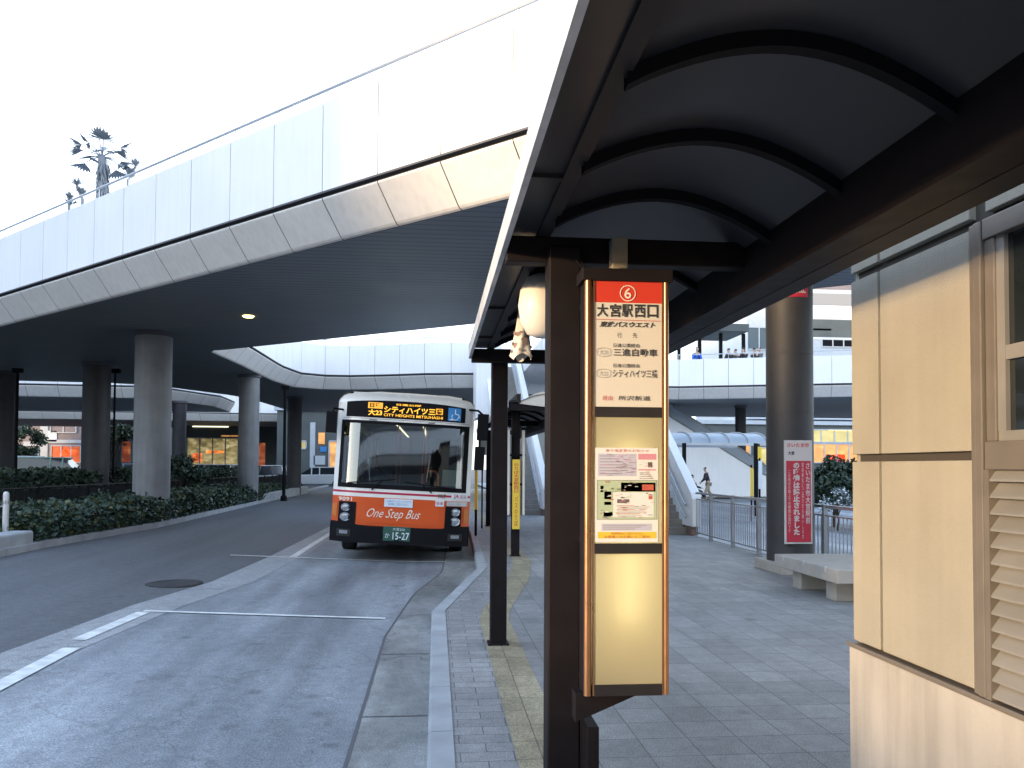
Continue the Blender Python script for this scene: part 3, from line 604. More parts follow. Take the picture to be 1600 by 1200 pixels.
b = MB(); put_text(b, '6', (975, 467, 986, 450), f, 0, .01)
n = 32; cx, cy = 980.5, 458.5
b.add([f(cx + rr * cos(2 * pi * k / n), cy + rr * 1.0 * sin(2 * pi * k / n)) for rr in (11.2, 12.6) for k in range(n)], [(k, (k + 1) % n, (k + 1) % n + n, k + n) for k in range(n)])
b.build('lettering', 'letter_white', ph)
b = MB()
for ch, xx in zip('大宮駅西口', (932, 952.5, 971, 991, 1011)): put_text(b, ch, (xx, 496, xx + 17.5, 475.5), f, 0, .028)
put_text(b, '東武バスウエスト', (936, 512, 1024, 503), f, 0, .035, .3)
put_text(b, '行', (964, 528, 971, 520), f); put_text(b, '先', (988, 528, 995, 520), f)
for y in (0, 31.5):
    put_text(b, '日進公園経由', (958, 543 + y, 999, 537 + y), f, 0, .01)
put_text(b, '三進自動車', (958, 557, 1027, 545), f, 0, .02)
put_text(b, 'シティハイツ三橋', (957, 590, 1027, 577.5), f, 0, .012)
put_text(b, '所沢新道', (966, 626, 1016, 618.5), f, 0, .01)
b.build('lettering', 'letter_dark', pa)
for y, rt in ((551, '大20'), (584, '大22')):
    b = MB(); put_text(b, rt, (936, y + 4, 950, y - 4), f); n = 28; P = lambda k, g: (943 + (10.5 + g) * max(-1, min(1, 1.25 * cos(2 * pi * k / n))), y + (6.2 + g) * sin(2 * pi * k / n))
    b.add([f(*P(k, g)) for g in (0, .8) for k in range(n)], [(k, (k + 1) % n, (k + 1) % n + n, k + n) for k in range(n)])
    b.build('route_number', 'p_grey', pa)
b = MB(); put_text(b, '経由', (941, 626, 957, 618.5), f); b.flat([f(929, 499.6), f(1033, 500.6), f(1033, 501.4), f(929, 500.4)]); b.build('red_lettering', 'letter_red', pa)
# the notice poster pinned on the middle panel
b = MB(); b.box(sx(930), sx(1028), YS - .0025, YS - .0005, sz(847), sz(700)); po = b.build('poster', 'paper', pm)
f = sp(.0032); b = MB(); mats = ['p_lav', 'p_pink', 'p_green', 'p_dark', 'p_yellow', 'p_red', 'p_grey', 'paper']
def rc(xa, ya, xb, yb, mi, g=sp(.0032)): b.flat([g(xa, yb), g(xb, yb), g(xb, ya), g(xa, ya)], mi)
rc(934, 709, 994, 744, 0); rc(997, 709, 1025, 718, 1); rc(997, 733, 1025, 735, 1); rc(1012, 722, 1019, 730, 3)
rc(933, 751, 1026, 811, 2); rc(970, 754, 1024, 768, 3); rc(958, 769, 1021, 808, 7, sp(.0038)); rc(964, 780, 983, 786, 3, sp(.0044)); rc(944, 768, 955, 780, 5); rc(944, 784, 955, 789, 3); rc(943, 800, 957, 807, 6); rc(938, 759, 943, 769, 6)
rc(1003, 757, 1021, 766, 5, sp(.0038)); rc(934, 831, 1025, 841, 4); rc(940, 818, 1018, 829, 0); rc(1013, 772, 1019, 780, 5, sp(.0044))
for k in range(7): rc(937, 712 + k * 4.6, 960 + (k * 37 % 30), 713.2 + k * 4.6, 6, sp(.0044))
for k in range(9): rc(963 + (k % 3), 789.5 + k * 2.1, 990 + (k * 53 % 28), 790.2 + k * 2.1, 6 if k % 3 else 5, sp(.0048))
for k in range(4): rc(999, 738 + k * 3, 1015 + k * 2, 739 + k * 3, 6)
for k in range(3): rc(942, 820 + k * 3, 1010 - 9 * k, 821 + k * 3, 6, sp(.0044))
rnd = random.Random(3); q4 = sp(.0052)
for k in range(46):
    xa, ya_ = rnd.uniform(935, 988), 710 + k * .72; rc(xa, ya_, min(994, xa + rnd.uniform(2, 14)), ya_ + .45, rnd.choice((6, 6, 3, 1)), q4)
for k in range(70):
    xa, ya_ = rnd.uniform(935, 1018), rnd.uniform(752, 810); rc(xa, ya_, min(1025, xa + rnd.uniform(1.5, 8)), ya_ + rnd.uniform(.4, 1.6), rnd.choice((6, 3, 2, 7, 5, 1, 7)), q4)
for k in range(22):
    xa, ya_ = rnd.uniform(998, 1018), rnd.uniform(720, 748); rc(xa, ya_, min(1025, xa + rnd.uniform(1.5, 6)), ya_ + .5, rnd.choice((6, 1, 3)), q4)
rc(932.5, 750.2, 1026.5, 750.9, 3); rc(932.5, 811, 1026.5, 811.7, 3); rc(932.5, 750, 933.2, 811, 3); rc(1025.8, 750, 1026.5, 811, 3)
b.build('printed_blocks', mats, po)
b = MB(); put_text(b, '乗り場変更のお知らせ', (946, 706.5, 1014, 702), sp(.0032)); put_text(b, '駐停車禁止にご協力ください', (955, 835.2, 1003, 831.6), sp(.0044)); put_text(b, 'お客様へのお願いとご案内', (944, 840.5, 1014, 836.4), sp(.0044)); b.build('lettering', 'letter_red', po)
# bracket from the post
b = MB(); xa = sx(902); b.prism([(xa + .003, YS + .05, z0 - .002), (sx(1012), YS + .05, z0 - .002), (xa + .003, YS + .05, z0 - .125)], (0, .09, 0)); b.build('bracket', 'brown', sg_t, bevel=.003)
b = MB(); b.box(.649, .70, YS + .06, YS + .26, 0.02, .50); b.build('foot_box', 'brown', sg_t, bevel=.004)
for zz in (z0 + .03, 1.28, 2.32):
    b = MB(); b.box(.64, .665, YS + .13, YS + .24, zz - .012, zz + .012); b.build('clamp', 'black', sg_t)

# ---- the stop pole under the second canopy, seen end on
px_ = on_y(807, 730, 14.5); xx = px_.x
t = thing('bus_stop_sign', 'narrow yellow vertical sign with red writing on a shelter post', 'bus stop sign', (xx, 14.5, 0))
ya = lambda py: on_y(807, py, 14.5).z
b = MB(); b.box(xx - .065, xx + .065, 14.52, 14.60, ya(827), ya(718)); by = b.build('board', 'yellow_board', t, bevel=.005)
b = MB(); put_text(b, 'の\nり\nば\n大\n宮\n駅\n西\n口', (xx - .045, ya(770), xx + .045, ya(724)), lambda x, z: (x, 14.517, z), 0, .02); put_text(b, 'バ\nス\nの\nり\nば', (xx - .03, ya(822), xx + .03, ya(776)), lambda x, z: (x, 14.517, z), 0, .02); b.build('lettering', 'letter_red', by)
b = MB()
for s in (-1, 1):
    b = MB(); b.box(xx + s * .135 - .02, xx + s * .135 + .02, 14.55, 14.75, ya(805), ya(672)); b.build('side_board', 'cream', t)
for py in (711, 757):
    b = MB(); b.box(xx - .17, xx + .17, 14.60, 14.64, ya(py) - .02, ya(py) + .02); b.build('bracket', 'black', t)

# ================================================================ THE BUS
bc = at(621, 880, 14.8)
bus = thing('city_bus', 'white and orange city bus facing the camera in the bus bay', 'bus', (bc.x, bc.y, bc.z))
bus.rotation_euler = (0, R(2.9), 0)
PHI = R(3.2); SC = 14.8 / 1280
def bx(px, py): return ((px - 621) * cos(PHI) + (py - 880) * sin(PHI)) * SC - .035
def bz(px, py): return ((px - 621) * sin(PHI) - (py - 880) * cos(PHI)) * SC
def fy(x, z): return .26 * (abs(x) / 1.25) ** 5 + .05 * max(0, z - 1.25) + .22 * max(0, (z - 2.86) / .2) ** 2 - .02 * max(0, min(1, (1.0 - z) / .5))
def patch(mb, x0, x1, zb, zt, off, mi=0, nx=16, nz=4):
    zb_ = zb if callable(zb) else (lambda x: zb); zt_ = zt if callable(zt) else (lambda x: zt)
    def fn(u, v):
        x = x0 + (x1 - x0) * u; z = zb_(x) + (zt_(x) - zb_(x)) * v; return (x, fy(x, z) - off, z)
    mb.grid(fn, nx, nz, mi); return mb
def bt(off): return lambda x, z: (x, fy(x, z) - off, z)
def bpart(mb, name, m, par=None, **k): return mb.build(name, m, par or bus, local=True, **k)
# shell: sides, roof, tail
b = MB()
for s in (-1, 1):
    x = 1.25 * s
    b.box(min(x, x - .05 * s), max(x, x - .05 * s), .26, 10.6, .36, 1.30, 1); b.box(min(x, x - .05 * s), max(x, x - .05 * s), .26, 10.6, 1.3, 1.42, 0); b.box(min(x, x - .05 * s), max(x, x - .05 * s), .30, 10.6, 2.46, 2.86, 0)
    for y in (1.5, 3.0, 4.6, 6.2, 7.8, 9.4, 10.5): b.box(min(x, x - .05 * s), max(x, x - .05 * s), y, y + .1, 1.42, 2.46, 0)
b.box(-1.2, 1.2, 10.55, 10.6, .36, 2.86, 1)
rf = [(-1.25, 2.86), (-1.235, 2.95), (-1.17, 3.03), (-1.0, 3.075), (-.5, 3.10), (0, 3.105), (.5, 3.10), (1.0, 3.075), (1.17, 3.03), (1.235, 2.95), (1.25, 2.86)]
b.grid(lambda u, v: (rf[round(u * 10)][0], .34 + 10.26 * v, rf[round(u * 10)][1]), 10, 6)
b.add([(x, 10.6, z) for x, z in rf], [tuple(range(11))])
bpart(b, 'body', ['busw', 'buso'], smooth=True)
for s in (-1, 1):
    b = MB(); b.box(1.22 * s - .008, 1.22 * s + .008, .34, 10.5, 1.42, 2.46); bpart(b, 'side_window', 'sglass')
# front skin
zt = lambda x: 3.075 - .045 * abs(x / 1.2) ** 2 - .12 * max(0, (abs(x) - 1.1) / .15) ** 2
b = MB()
WS = (-1.135, 1.135, 1.345, 2.52)
patch(b, -1.25, 1.25, WS[3], zt, 0, 0, 30, 14)
patch(b, -1.25, WS[0], WS[2], WS[3], 0, 0, 5, 6); patch(b, WS[1], 1.25, WS[2], WS[3], 0, 0, 5, 6)
patch(b, -1.25, 1.25, 1.16, WS[2], 0, 0, 30, 3)
b.grid(lambda u, v: (lambda x: (x, fy(x, zt(x)) + (.36 - fy(x, zt(x))) * v, zt(x) + (min(rf, key=lambda q: abs(q[0] - x))[1] - zt(x)) * v))(-1.25 + 2.5 * u), 10, 1)
bpart(b, 'front_shell', 'busw', smooth=True)
b = MB(); patch(b, -1.25, 1.25, .60, 1.16, -.001, 0, 30, 5); patch(b, -.74, .70, .70, .98, .008, 0, 16, 3); o = bpart(b, 'front_panel', 'buso', smooth=True)
b = MB(); patch(b, -.82, .78, .655, .685, .011, 0, 16, 1); patch(b, -.82, .78, 1.02, 1.024, .010, 0, 16, 1); bpart(b, 'panel_lip', 'buso', o)
b = MB(); put_text(b, 'One Step Bus', (-.60, .755, .36, .965), bt(.013), 0, -.004, .55); bpart(b, 'lettering', 'letter_white', o)
b = MB(); put_text(b, '9091', (-1.13, 1.07, -.88, 1.14), bt(.006), 0, .02); bpart(b, 'fleet_number', 'letter_white', o)
b = MB(); patch(b, -1.25, 1.25, 1.225, 1.262, .004, 0, 30, 1); bpart(b, 'red_stripe', 'busr')
# destination display
zt2 = lambda x: 2.925 - .055 * abs(x / 1.1) ** 2.2; zb2 = lambda x: 2.60
b = MB(); patch(b, -1.09, 1.075, zb2, zt2, .008, 0, 24, 5); dd = bpart(b, 'destination_display', 'black', smooth=True)
b = MB(); patch(b, -.70, -.435, 2.765, 2.875, .012, 1, 3, 2); patch(b, .53, .655, 2.72, 2.83, .012, 1, 3, 2)
put_text(b, '大23', (-.69, 2.635, -.44, 2.75), bt(.014), 0, .03); put_text(b, 'シティハイツ三', (-.41, 2.70, .52, 2.82), bt(.014), 0, .03)
put_text(b, 'CITY HEIGHTS MITSUHASHI', (-.41, 2.635, .66, 2.685), bt(.014), 0, .01); put_text(b, '日進公園', (-.19, 2.84, .25, 2.875), bt(.014), 0, .02)
bpart(b, 'amber_text', ['led', 'led_inv'], dd)
b = MB(); put_text(b, '日進', (-.67, 2.78, -.46, 2.865), bt(.016), 0, .03); put_text(b, '橋', (.545, 2.725, .64, 2.82), bt(.016), 0, .03); bpart(b, 'dark_text', 'black', dd)
b = MB(); patch(b, .755, .99, 2.625, 2.86, .012, 0, 5, 4); ic = bpart(b, 'wheelchair_sign', 'blue_icon', dd)
b = MB(); g = bt(.016)
def stroke(pts, w):
    for (xa, za), (xb, zb) in zip(pts, pts[1:]):
        d = V((xb - xa, zb - za)).normalized(); n = V((-d.y, d.x)) * w / 2
        b.add([g(xa + n.x, za + n.y), g(xb + n.x, zb + n.y), g(xb - n.x, zb - n.y), g(xa - n.x, za - n.y)], [(0, 1, 2, 3)])
stroke([(.885, 2.835), (.885, 2.75), (.945, 2.745), (.965, 2.68)], .02); stroke([(.885 + .062 * cos(a), 2.70 + .058 * sin(a)) for a in [pi * .75 + k * pi * 1.25 / 10 for k in range(11)]], .016); stroke([(.785, 2.645), (.85, 2.645)], .02)
b.lathe((0, 0, 0), [(0, 0)], 3) if 0 else None
bpart(b, 'icon', 'icon_white', ic)
b = MB(); patch(b, -.66, -.52, 2.55, 2.562, .01, 0, 2, 1); patch(b, .40, .52, 2.55, 2.562, .01, 0, 2, 1); patch(b, -1.15, 1.15, 2.575, 2.579, .004, 0, 20, 1); bpart(b, 'vent_slot', 'black')
# windscreen and gasket
b = MB(); x0, x1, z0, z1 = WS
patch(b, x0, x1, z0, z1, .004, 0, 24, 8); bpart(b, 'windscreen', 'bglass', smooth=True)
b = MB()
patch(b, x0 - .03, x1 + .03, z0 - .03, z0 + .05, .007, 0, 24, 1); patch(b, x0 - .03, x1 + .03, z1 - .035, z1 + .02, .007, 0, 24, 1); patch(b, x0 - .03, x0 + .03, z0, z1, .007, 0, 2, 6); patch(b, x1 - .05, x1 + .03, z0, z1, .007, 0, 2, 6)
bpart(b, 'gasket', 'black')
b = MB()
for xa, xb, za, zb in ((-.98, -.12, 1.40, 1.50), (.98, .05, 1.38, 1.46)):
    P = [bt(.03)(xa + (xb - xa) * k / 6, za + (zb - za) * k / 6) for k in range(7)]; b.tube(P, .011, 6)
    b.tube([bt(.02)(xa * .55, 1.29), bt(.035)(xa * .55 + (xb - xa) * .18, (za + zb) / 2)], .012, 6)
bpart(b, 'wiper', 'black')
# interior
b = MB(); b.box(-1.19, 1.19, .5, 10.4, .42, .55); b.box(-1.19, 1.19, 10.3, 10.4, .5, 2.8); b.box(-1.17, 1.17, .6, 10.3, 2.62, 2.68); bpart(b, 'interior', 'inner')
b = MB(); b.prism([(-1.12, .28, 1.30), (-1.12, .34, 1.42), (-1.12, .8, 1.36), (-1.12, .85, .6), (-1.12, .30, .6)], (2.24, 0, 0)); bpart(b, 'dashboard', 'dash')
b = MB(); cx, cy, cz = -.62, .95, 1.50; b.tube([(cx + .22 * cos(a), cy + .10 * sin(a), cz + .20 * sin(a)) for a in [2 * pi * k / 24 for k in range(25)]], .017, 6); b.tube([(cx, cy + .05, cz - .02), (cx, cy - .1, 1.3)], .03, 6); bpart(b, 'steering_wheel', 'black')
b = MB()
for i, (xx, yy) in enumerate([(-.62, 1.6)] + [(s * .75, 3.2 + k * .95) for k in range(7) for s in (-1, 1)]):
    b.box(xx - .24, xx + .24, yy - .22, yy + .22, .9, 1.02); b.box(xx - .23, xx + .23, yy + .18, yy + .26, 1.0, 1.62); b.box(xx - .05, xx + .05, yy - .05, yy + .05, .5, .9)
bpart(b, 'seats', 'seat', bevel=.02)
b = MB()
b.tube([(.35, .95, 1.35), (.35, .95, 1.60), (.40, .95, 1.68), (.58, .95, 1.68), (.64, .95, 1.60), (.64, .95, 1.2)], .022, 8)
for xx, yy in ((.30, 2.2), (-.25, 2.6), (.33, 4.4), (-.33, 4.4), (.33, 6.6), (-.33, 6.6)): b.tube([(xx, yy, .5), (xx, yy, 2.65)], .016, 6)
bpart(b, 'grab_rail', 'handrail')
b = MB(); b.box(.72, 1.08, .95, .99, .9, 1.72); bpart(b, 'door_partition', 'palewood')
b = MB(); b.box(-1.03, -.99, .42, .46, 1.3, 2.5); b.box(1.03, 1.06, .42, .46, 1.3, 2.5); bpart(b, 'window_post', 'busw')
b = MB(); b.box(-.3, -.26, 1.1, 9.8, 2.60, 2.617); b.box(.26, .3, 1.1, 9.8, 2.60, 2.617); bpart(b, 'ceiling_lamp', 'tube_lit')
b = MB(); b.lathe((-.66, .55, 1.80), [(0, -.06), (.05, -.045), (.06, 0), (.045, .05), (0, .06)], 12); b.tube([(-.66, .55, 1.74), (-.62, .5, 1.42)], .01, 6); bpart(b, 'inside_mirror', 'pale_steel', smooth=True)
# headlights, bumper, plate
for s in (-1, 1):
    xa, xb = (-1.12, -.80) if s < 0 else (.80, 1.10)
    b = MB(); patch(b, min(xa, xb), max(xa, xb), (lambda x: .64), (lambda x: 1.06), .012, 0, 6, 3); h = bpart(b, 'headlight', 'black', smooth=True)
    xm = -.985 if s < 0 else .985
    for zz, w in ((.955, .075), (.785, .085)):
        b = MB(); y0 = fy(xm, zz) - .02
        b.lathe((0, 0, 0), [(w + .012, 0), (w, .018), (w * .8, .008), (w * .45, .016), (0, .02)], 18)
        b.v = [V((xm + p.x, y0 - p.z, zz + p.y * .85)) for p in b.v]; bpart(b, 'lens', 'lamp', h, smooth=True)
    b = MB(); patch(b, *((-1.235, -1.15) if s < 0 else (1.14, 1.235)), .78, 1.02, .012, 0, 3, 3); bpart(b, 'turn_signal', 'amber', smooth=True)
b = MB(); bzt = lambda x: .70 - .055 * max(0, 1 - (abs(x) / .9) ** 8)
patch(b, -1.26, 1.26, .34, bzt, .035, 0, 30, 5)
b.grid(lambda u, v: (lambda x: (x, fy(x, bzt(x)) - .035 + .06 * v, bzt(x)))(-1.26 + 2.52 * u), 30, 1)
b.grid(lambda u, v: (lambda x: (x, fy(x, .34) - .035 + .3 * v, .34))(-1.26 + 2.52 * u), 30, 1)
for s in (-1, 1): b.box(1.24 * s - .02, 1.24 * s + .02, .2, 1.8, .34, .68)
bm_ = bpart(b, 'bumper', 'black', smooth=True)
for s in (-1, 1):
    b = MB(); xa = 1.0 * s; patch(b, xa - .13, xa + .13, .44, .57, .042, 0, 4, 2); fl = bpart(b, 'fog_lamp', 'rubber', bm_)
    b = MB(); patch(b, xa - .075, xa + .075, .485, .545, .048, 0, 4, 2); b2 = bpart(b, 'lens', 'lamp', bm_)
b = MB(); b.box(-.29, .20, -.055, -.03, .395, .655); pl = bpart(b, 'number_plate', 'plate_green', bevel=.006)
f2 = lambda x, z: (x, -.058, z)
b = MB(); put_text(b, '15-27', (-.115, .425, .18, .555), f2, 0, .01); put_text(b, '大宮200', (-.12, .585, .10, .635), f2); put_text(b, 'か', (-.25, .45, -.17, .54), f2); bpart(b, 'lettering', 'icon_white', pl)
# stickers
b = MB(); patch(b, -.30, .21, 1.005, 1.15, .014, 0, 6, 2); st = bpart(b, 'notice_sticker', 'icon_white')
b = MB(); put_text(b, 'この車はワンステップバスです\n低床車にご協力ください', (-.275, 1.03, .185, 1.13), bt(.017)); bpart(b, 'lettering', 'blue_icon', st)
b = MB(); patch(b, .615, .775, 1.055, 1.165, .014, 0, 3, 2); patch(b, .82, 1.2, 1.07, 1.15, .014, 1, 6, 2); patch(b, .90, 1.2, 1.19, 1.30, .009, 0, 6, 2); st = bpart(b, 'notice_sticker', ['icon_white', 'alu'])
b = MB(); put_text(b, '後乗', (.63, 1.075, .76, 1.145), bt(.017)); put_text(b, 'JA', (.94, 1.20, 1.04, 1.285), bt(.012), 0, .03); put_text(b, '前払', (1.06, 1.21, 1.18, 1.28), bt(.012)); bpart(b, 'lettering', 'letter_red', st)
b = MB(); put_text(b, 'PRT', (.66, 1.205, .80, 1.275), bt(.012), 0, .03); bpart(b, 'lettering', 'p_dark')
# mirrors
b = MB(); b.box(1.30, 1.50, .02, .18, 2.30, 2.78); b.tube([(1.1, .3, 2.86), (1.3, .12, 2.84), (1.4, .1, 2.76)], .022, 8); b.box(1.28, 1.46, .05, .16, 1.75, 2.18); b.tube([(1.36, .1, 2.3), (1.36, .1, 2.15)], .02, 6)
bpart(b, 'mirror', 'black', bevel=.025)
b = MB(); b.box(-1.42, -1.24, -.02, .12, 2.28, 2.66); b.tube([(-1.16, .25, 2.72), (-1.30, .06, 2.72), (-1.33, .05, 2.62)], .02, 8); bpart(b, 'mirror', 'black', bevel=.025)
b = MB(); b.box(-.45, .75, 2.2, 4.6, 3.09, 3.17); b.box(-.3, .5, 6, 8, 3.09, 3.16); bpart(b, 'roof_unit', 'busw', bevel=.03)
# wheels
for s in (-1, 1):
    for y, nm in ((2.3, 'wheel'), (8.0, 'wheel')):
        zc = .47 + (.035 if s > 0 else -.02); w = thing(nm, None, None); 
        w.parent = bus; w.location = (0, 0, 0)
        def wl(pr, n=26):
            q = MB(); q.lathe((0, 0, 0), pr, n); q.v = [V((s * 1.09 + p.z, y + p.x, zc + p.y)) for p in q.v]; return q
        wl([(.26, -.13), (.45, -.135), (.485, -.10), (.485, .10), (.45, .135), (.26, .13)]).build('tyre', 'rubber', w, smooth=True, local=True)
        wl([(0, .06), (.1, .06), (.12, .09), (.2, .05), (.27, .12), (.27, -.12), (0, -.12)]).build('rim', 'steel', w, smooth=True, local=True)
b = MB(); b.box(-1.0, 1.0, .6, 10.3, .30, .42); b.box(-1.1, 1.1, 1.95, 2.05, .3, 1.0); bpart(b, 'underbody', 'rubber')

# ================================================================ THE BEIGE KIOSK ON THE RIGHT
KX = 1.95; KY = on_x(1330, 730, 1.95).y
k = thing('station_kiosk', 'beige panelled kiosk with louvres and a dark window at the right edge', 'kiosk', (KX, KY, 0))
def kz(py, Y=None): return on_x(1332, py, KX).z
def kyx(px): return on_x(px, 730, KX).y
b = MB(); b.box(KX + .03, 5.2, -3.0, KY - .03, 0, 3.3); b.build('wall', 'groove', k)
ya, yb, yc = kyx(1375), kyx(1521), kyx(1541)
zt_, zm, zl = 2.49, 1.645, .785
g = .011
def pan(mb, y0, y1, z0, z1): mb.box(KX, KX + .035, y0 + g, y1 - g, z0 + g, z1 - g)
b = MB()
for y0, y1 in ((ya, KY), (yb, ya)):
    for z0, z1 in ((zl + .01, zm), (zm + .012, zt_), (zt_ + .02, 3.3)): pan(b, y0, y1, z0, z1)
pan(b, -3.0, yc, zt_ + .02, 3.3)
for z0, z1 in ((zl + .01, zm), (zm + .012, zt_)): pan(b, -3.0, yc - 1.93, z0, z1)
b.box(KX + .03, 5.2, KY - .032, KY + .003, zl, 3.3)
b.build('wall_panel', 'wall', k, bevel=.003)
b = MB(); b.box(KX - .012, 5.21, -3.0, KY + .012, 0, zl - .012); b.build('plinth', 'plinth', k, bevel=.008)
b = MB(); b.box(KX - .022, 5.21, -3.0, KY + .02, zl - .012, zl + .008); b.build('ledge', 'wframe', k, bevel=.004)
b = MB()
for y0, y1, x in ((yb - .03, yb - .002, 0.01), (yc - .005, yb - .036, 0.018)): b.box(KX - x, KX + .03, min(y0, y1), max(y0, y1), zl + .01, zt_)
b.box(KX - .012, KX + .03, yc - 1.9, yc - .008, 2.42, zt_ + .004); b.box(KX - .012, KX + .03, yc - 1.9, yc - .008, 1.60, 1.70); b.box(KX - .004, KX + .05, yc - .06, yc - .008, 1.70, 2.42)
b.build('window_frame', 'wframe', k, bevel=.004)
b = MB(); b.box(KX + .022, KX + .029, yc - 1.9, yc - .06, 1.70, 2.42); b.build('window', 'dglass', k)
b = MB(); b.box(KX + .006, KX + .021, yc - 1.9, yc - .06, 1.70, 1.735); b.box(KX + .006, KX + .021, yc - 1.9, yc - .06, 1.98, 2.03); b.box(KX + .004, KX + .021, yc - .10, yc - .06, 1.735, 2.42); b.build('window_bar', 'louver', k)
b = MB(); z = zl + .02
while z < 1.59:
    y0, y1 = yc - 1.9, yc - .03
    b.add([(KX - .012, y0, z), (KX - .012, y1, z), (KX + .028, y1, z + .05), (KX + .028, y0, z + .05), (KX - .012, y0, z + .008), (KX - .012, y1, z + .008), (KX + .028, y1, z + .058), (KX + .028, y0, z + .058)], [(0, 1, 2, 3), (7, 6, 5, 4), (0, 4, 5, 1), (1, 5, 6, 2), (2, 6, 7, 3), (3, 7, 4, 0)])
    z += .058
b.build('louvre', 'louver', k)
b = MB(); b.box(KX - .016, KX + .03, yc - .034, yc - .008, zl + .01, 1.60); b.build('louvre_frame', 'wframe', k)
b = MB(); b.box(KX - .02, 5.25, -3.05, KY + .03, 3.3, 3.42); b.build('roof', 'brown_light', k)

# ================================================================ RIGHT-HAND PAVEMENT: bench, notice board, fence
q0, q1 = V((4.68, 9.15, 0)), V((4.72, 10.95, 0))
t = thing('stone_bench', 'low grey stone bench beside the tiled pillar', 'bench', (5.0, 10, 0))
b = MB(); b.box(4.68, 5.75, 9.2, 11.0, .255, .42); b.build('seat', 'stone', t, bevel=.012)
for y in (9.65, 10.6):
    b = MB(); b.box(4.82, 5.6, y - .13, y + .13, 0, .255); b.build('leg', 'stone', t, bevel=.01)
b = MB()
for y in (9.5, 10.1, 10.7): b.box(4.672, 4.70, y - .012, y + .012, .36, .43); 
b.build('skate_stop', 'pale_steel', t)
YB = pq.y - .40
fx = lambda px: on_y(px, 730, YB).x
fz = lambda py: on_y(1247, py, YB).z
t = thing('notice_board', 'tall red notice board with white Japanese writing on the tiled pillar', 'notice board', (fx(1247), YB, fz(850)))
b = MB(); b.box(fx(1226), fx(1269), YB, YB + .03, fz(850), fz(688)); b.build('frame', 'alu', t, bevel=.004)
b = MB(); b.box(fx(1228.5), fx(1266.5), YB - .006, YB, fz(847), fz(720)); rb = b.build('red_panel', 'red_board', t)
b = MB(); b.box(fx(1228), fx(1267), YB - .006, YB, fz(720), fz(690)); hp = b.build('head_panel', 'board_white', t)
g = lambda px, py: (fx(px), YB - .0085, fz(py))
vt = lambda s: '\n'.join(s)
b = MB(); put_text(b, vt('の喫煙は禁止されました'), (1238.5, 836, 1249.5, 723), g, 0, .05); put_text(b, vt('この周辺の路上での喫煙は過料です'), (1230.5, 832, 1235, 735), g); put_text(b, vt('さいたま市大宮駅前'), (1258, 818, 1265.5, 723), g, 0, .02); put_text(b, vt('環境美化にご協力をお願いします'), (1252, 842, 1255.5, 723), g); b.build('lettering', 'board_white', rb)
b = MB(); put_text(b, 'さいたま市', (1229.5, 699, 1264, 692), g, 0, .03); b.build('lettering', 'letter_red', hp)
b = MB(); put_text(b, '大宮', (1231, 711, 1241, 705), g, 0, .04); b.build('dark_lettering', 'letter_dark', hp)
# red sticker high on the pillar
t0 = thing('red_poster', 'red and white poster wrapped high on the tiled pillar', 'poster', (pq.x, pq.y - .36, 4.1))
b = MB(); zc = at(1240, 452, 12.7).z
b.grid(lambda u, v: (pq.x + .372 * sin(R(-50 + 75 * u)), pq.y - .372 * cos(R(-50 + 75 * u)), zc - .13 + .26 * v), 12, 1); p0 = b.build('sheet', 'red_board', t0)
b = MB(); put_text(b, '喫煙禁止', (.1, .2, .9, .8), lambda u, v: (pq.x + .376 * sin(R(-50 + 75 * u)), pq.y - .376 * cos(R(-50 + 75 * u)), zc - .13 + .26 * v), 0, .03); b.build('lettering', 'board_white', p0)
def bar_fence(name, label, pts, h, gap, post_every, m='steel'):
    t = thing(name, label, 'fence', tuple(pts[0]))
    b, r_ = MB(), MB(); k = 0
    for a, c in zip(pts, pts[1:]):
        a, c = V(a), V(c); L = (c - a).length; n = max(1, int(L / gap)); d = c - a
        r_.bar(a + UP * h, c + UP * h, .05, .045); r_.bar(a + UP * .10, c + UP * .10, .03, .03); r_.bar(a + UP * (h - .14), c + UP * (h - .14), .025, .025)
        for i in range(n + 1):
            p = a + d * (i / n)
            if k % post_every == 0:
                pb = MB(); pb.box(p.x - .035, p.x + .035, p.y - .035, p.y + .035, p.z - .02, p.z + h + .03); pb.build('post', m, t)
            else: b.tube([p + UP * .1, p + UP * (h - .14)], .010, 5)
            k += 1
    r_.build('rail', m, t); b.build('bars', m, t)
    return t
bar_fence('metal_fence', 'grey metal bar fence along the right side of the pavement', [(5.98, 8.0, 0), (6.02, 13.5, 0), (6.08, 18.7, 0)], 1.02, .115, 12)

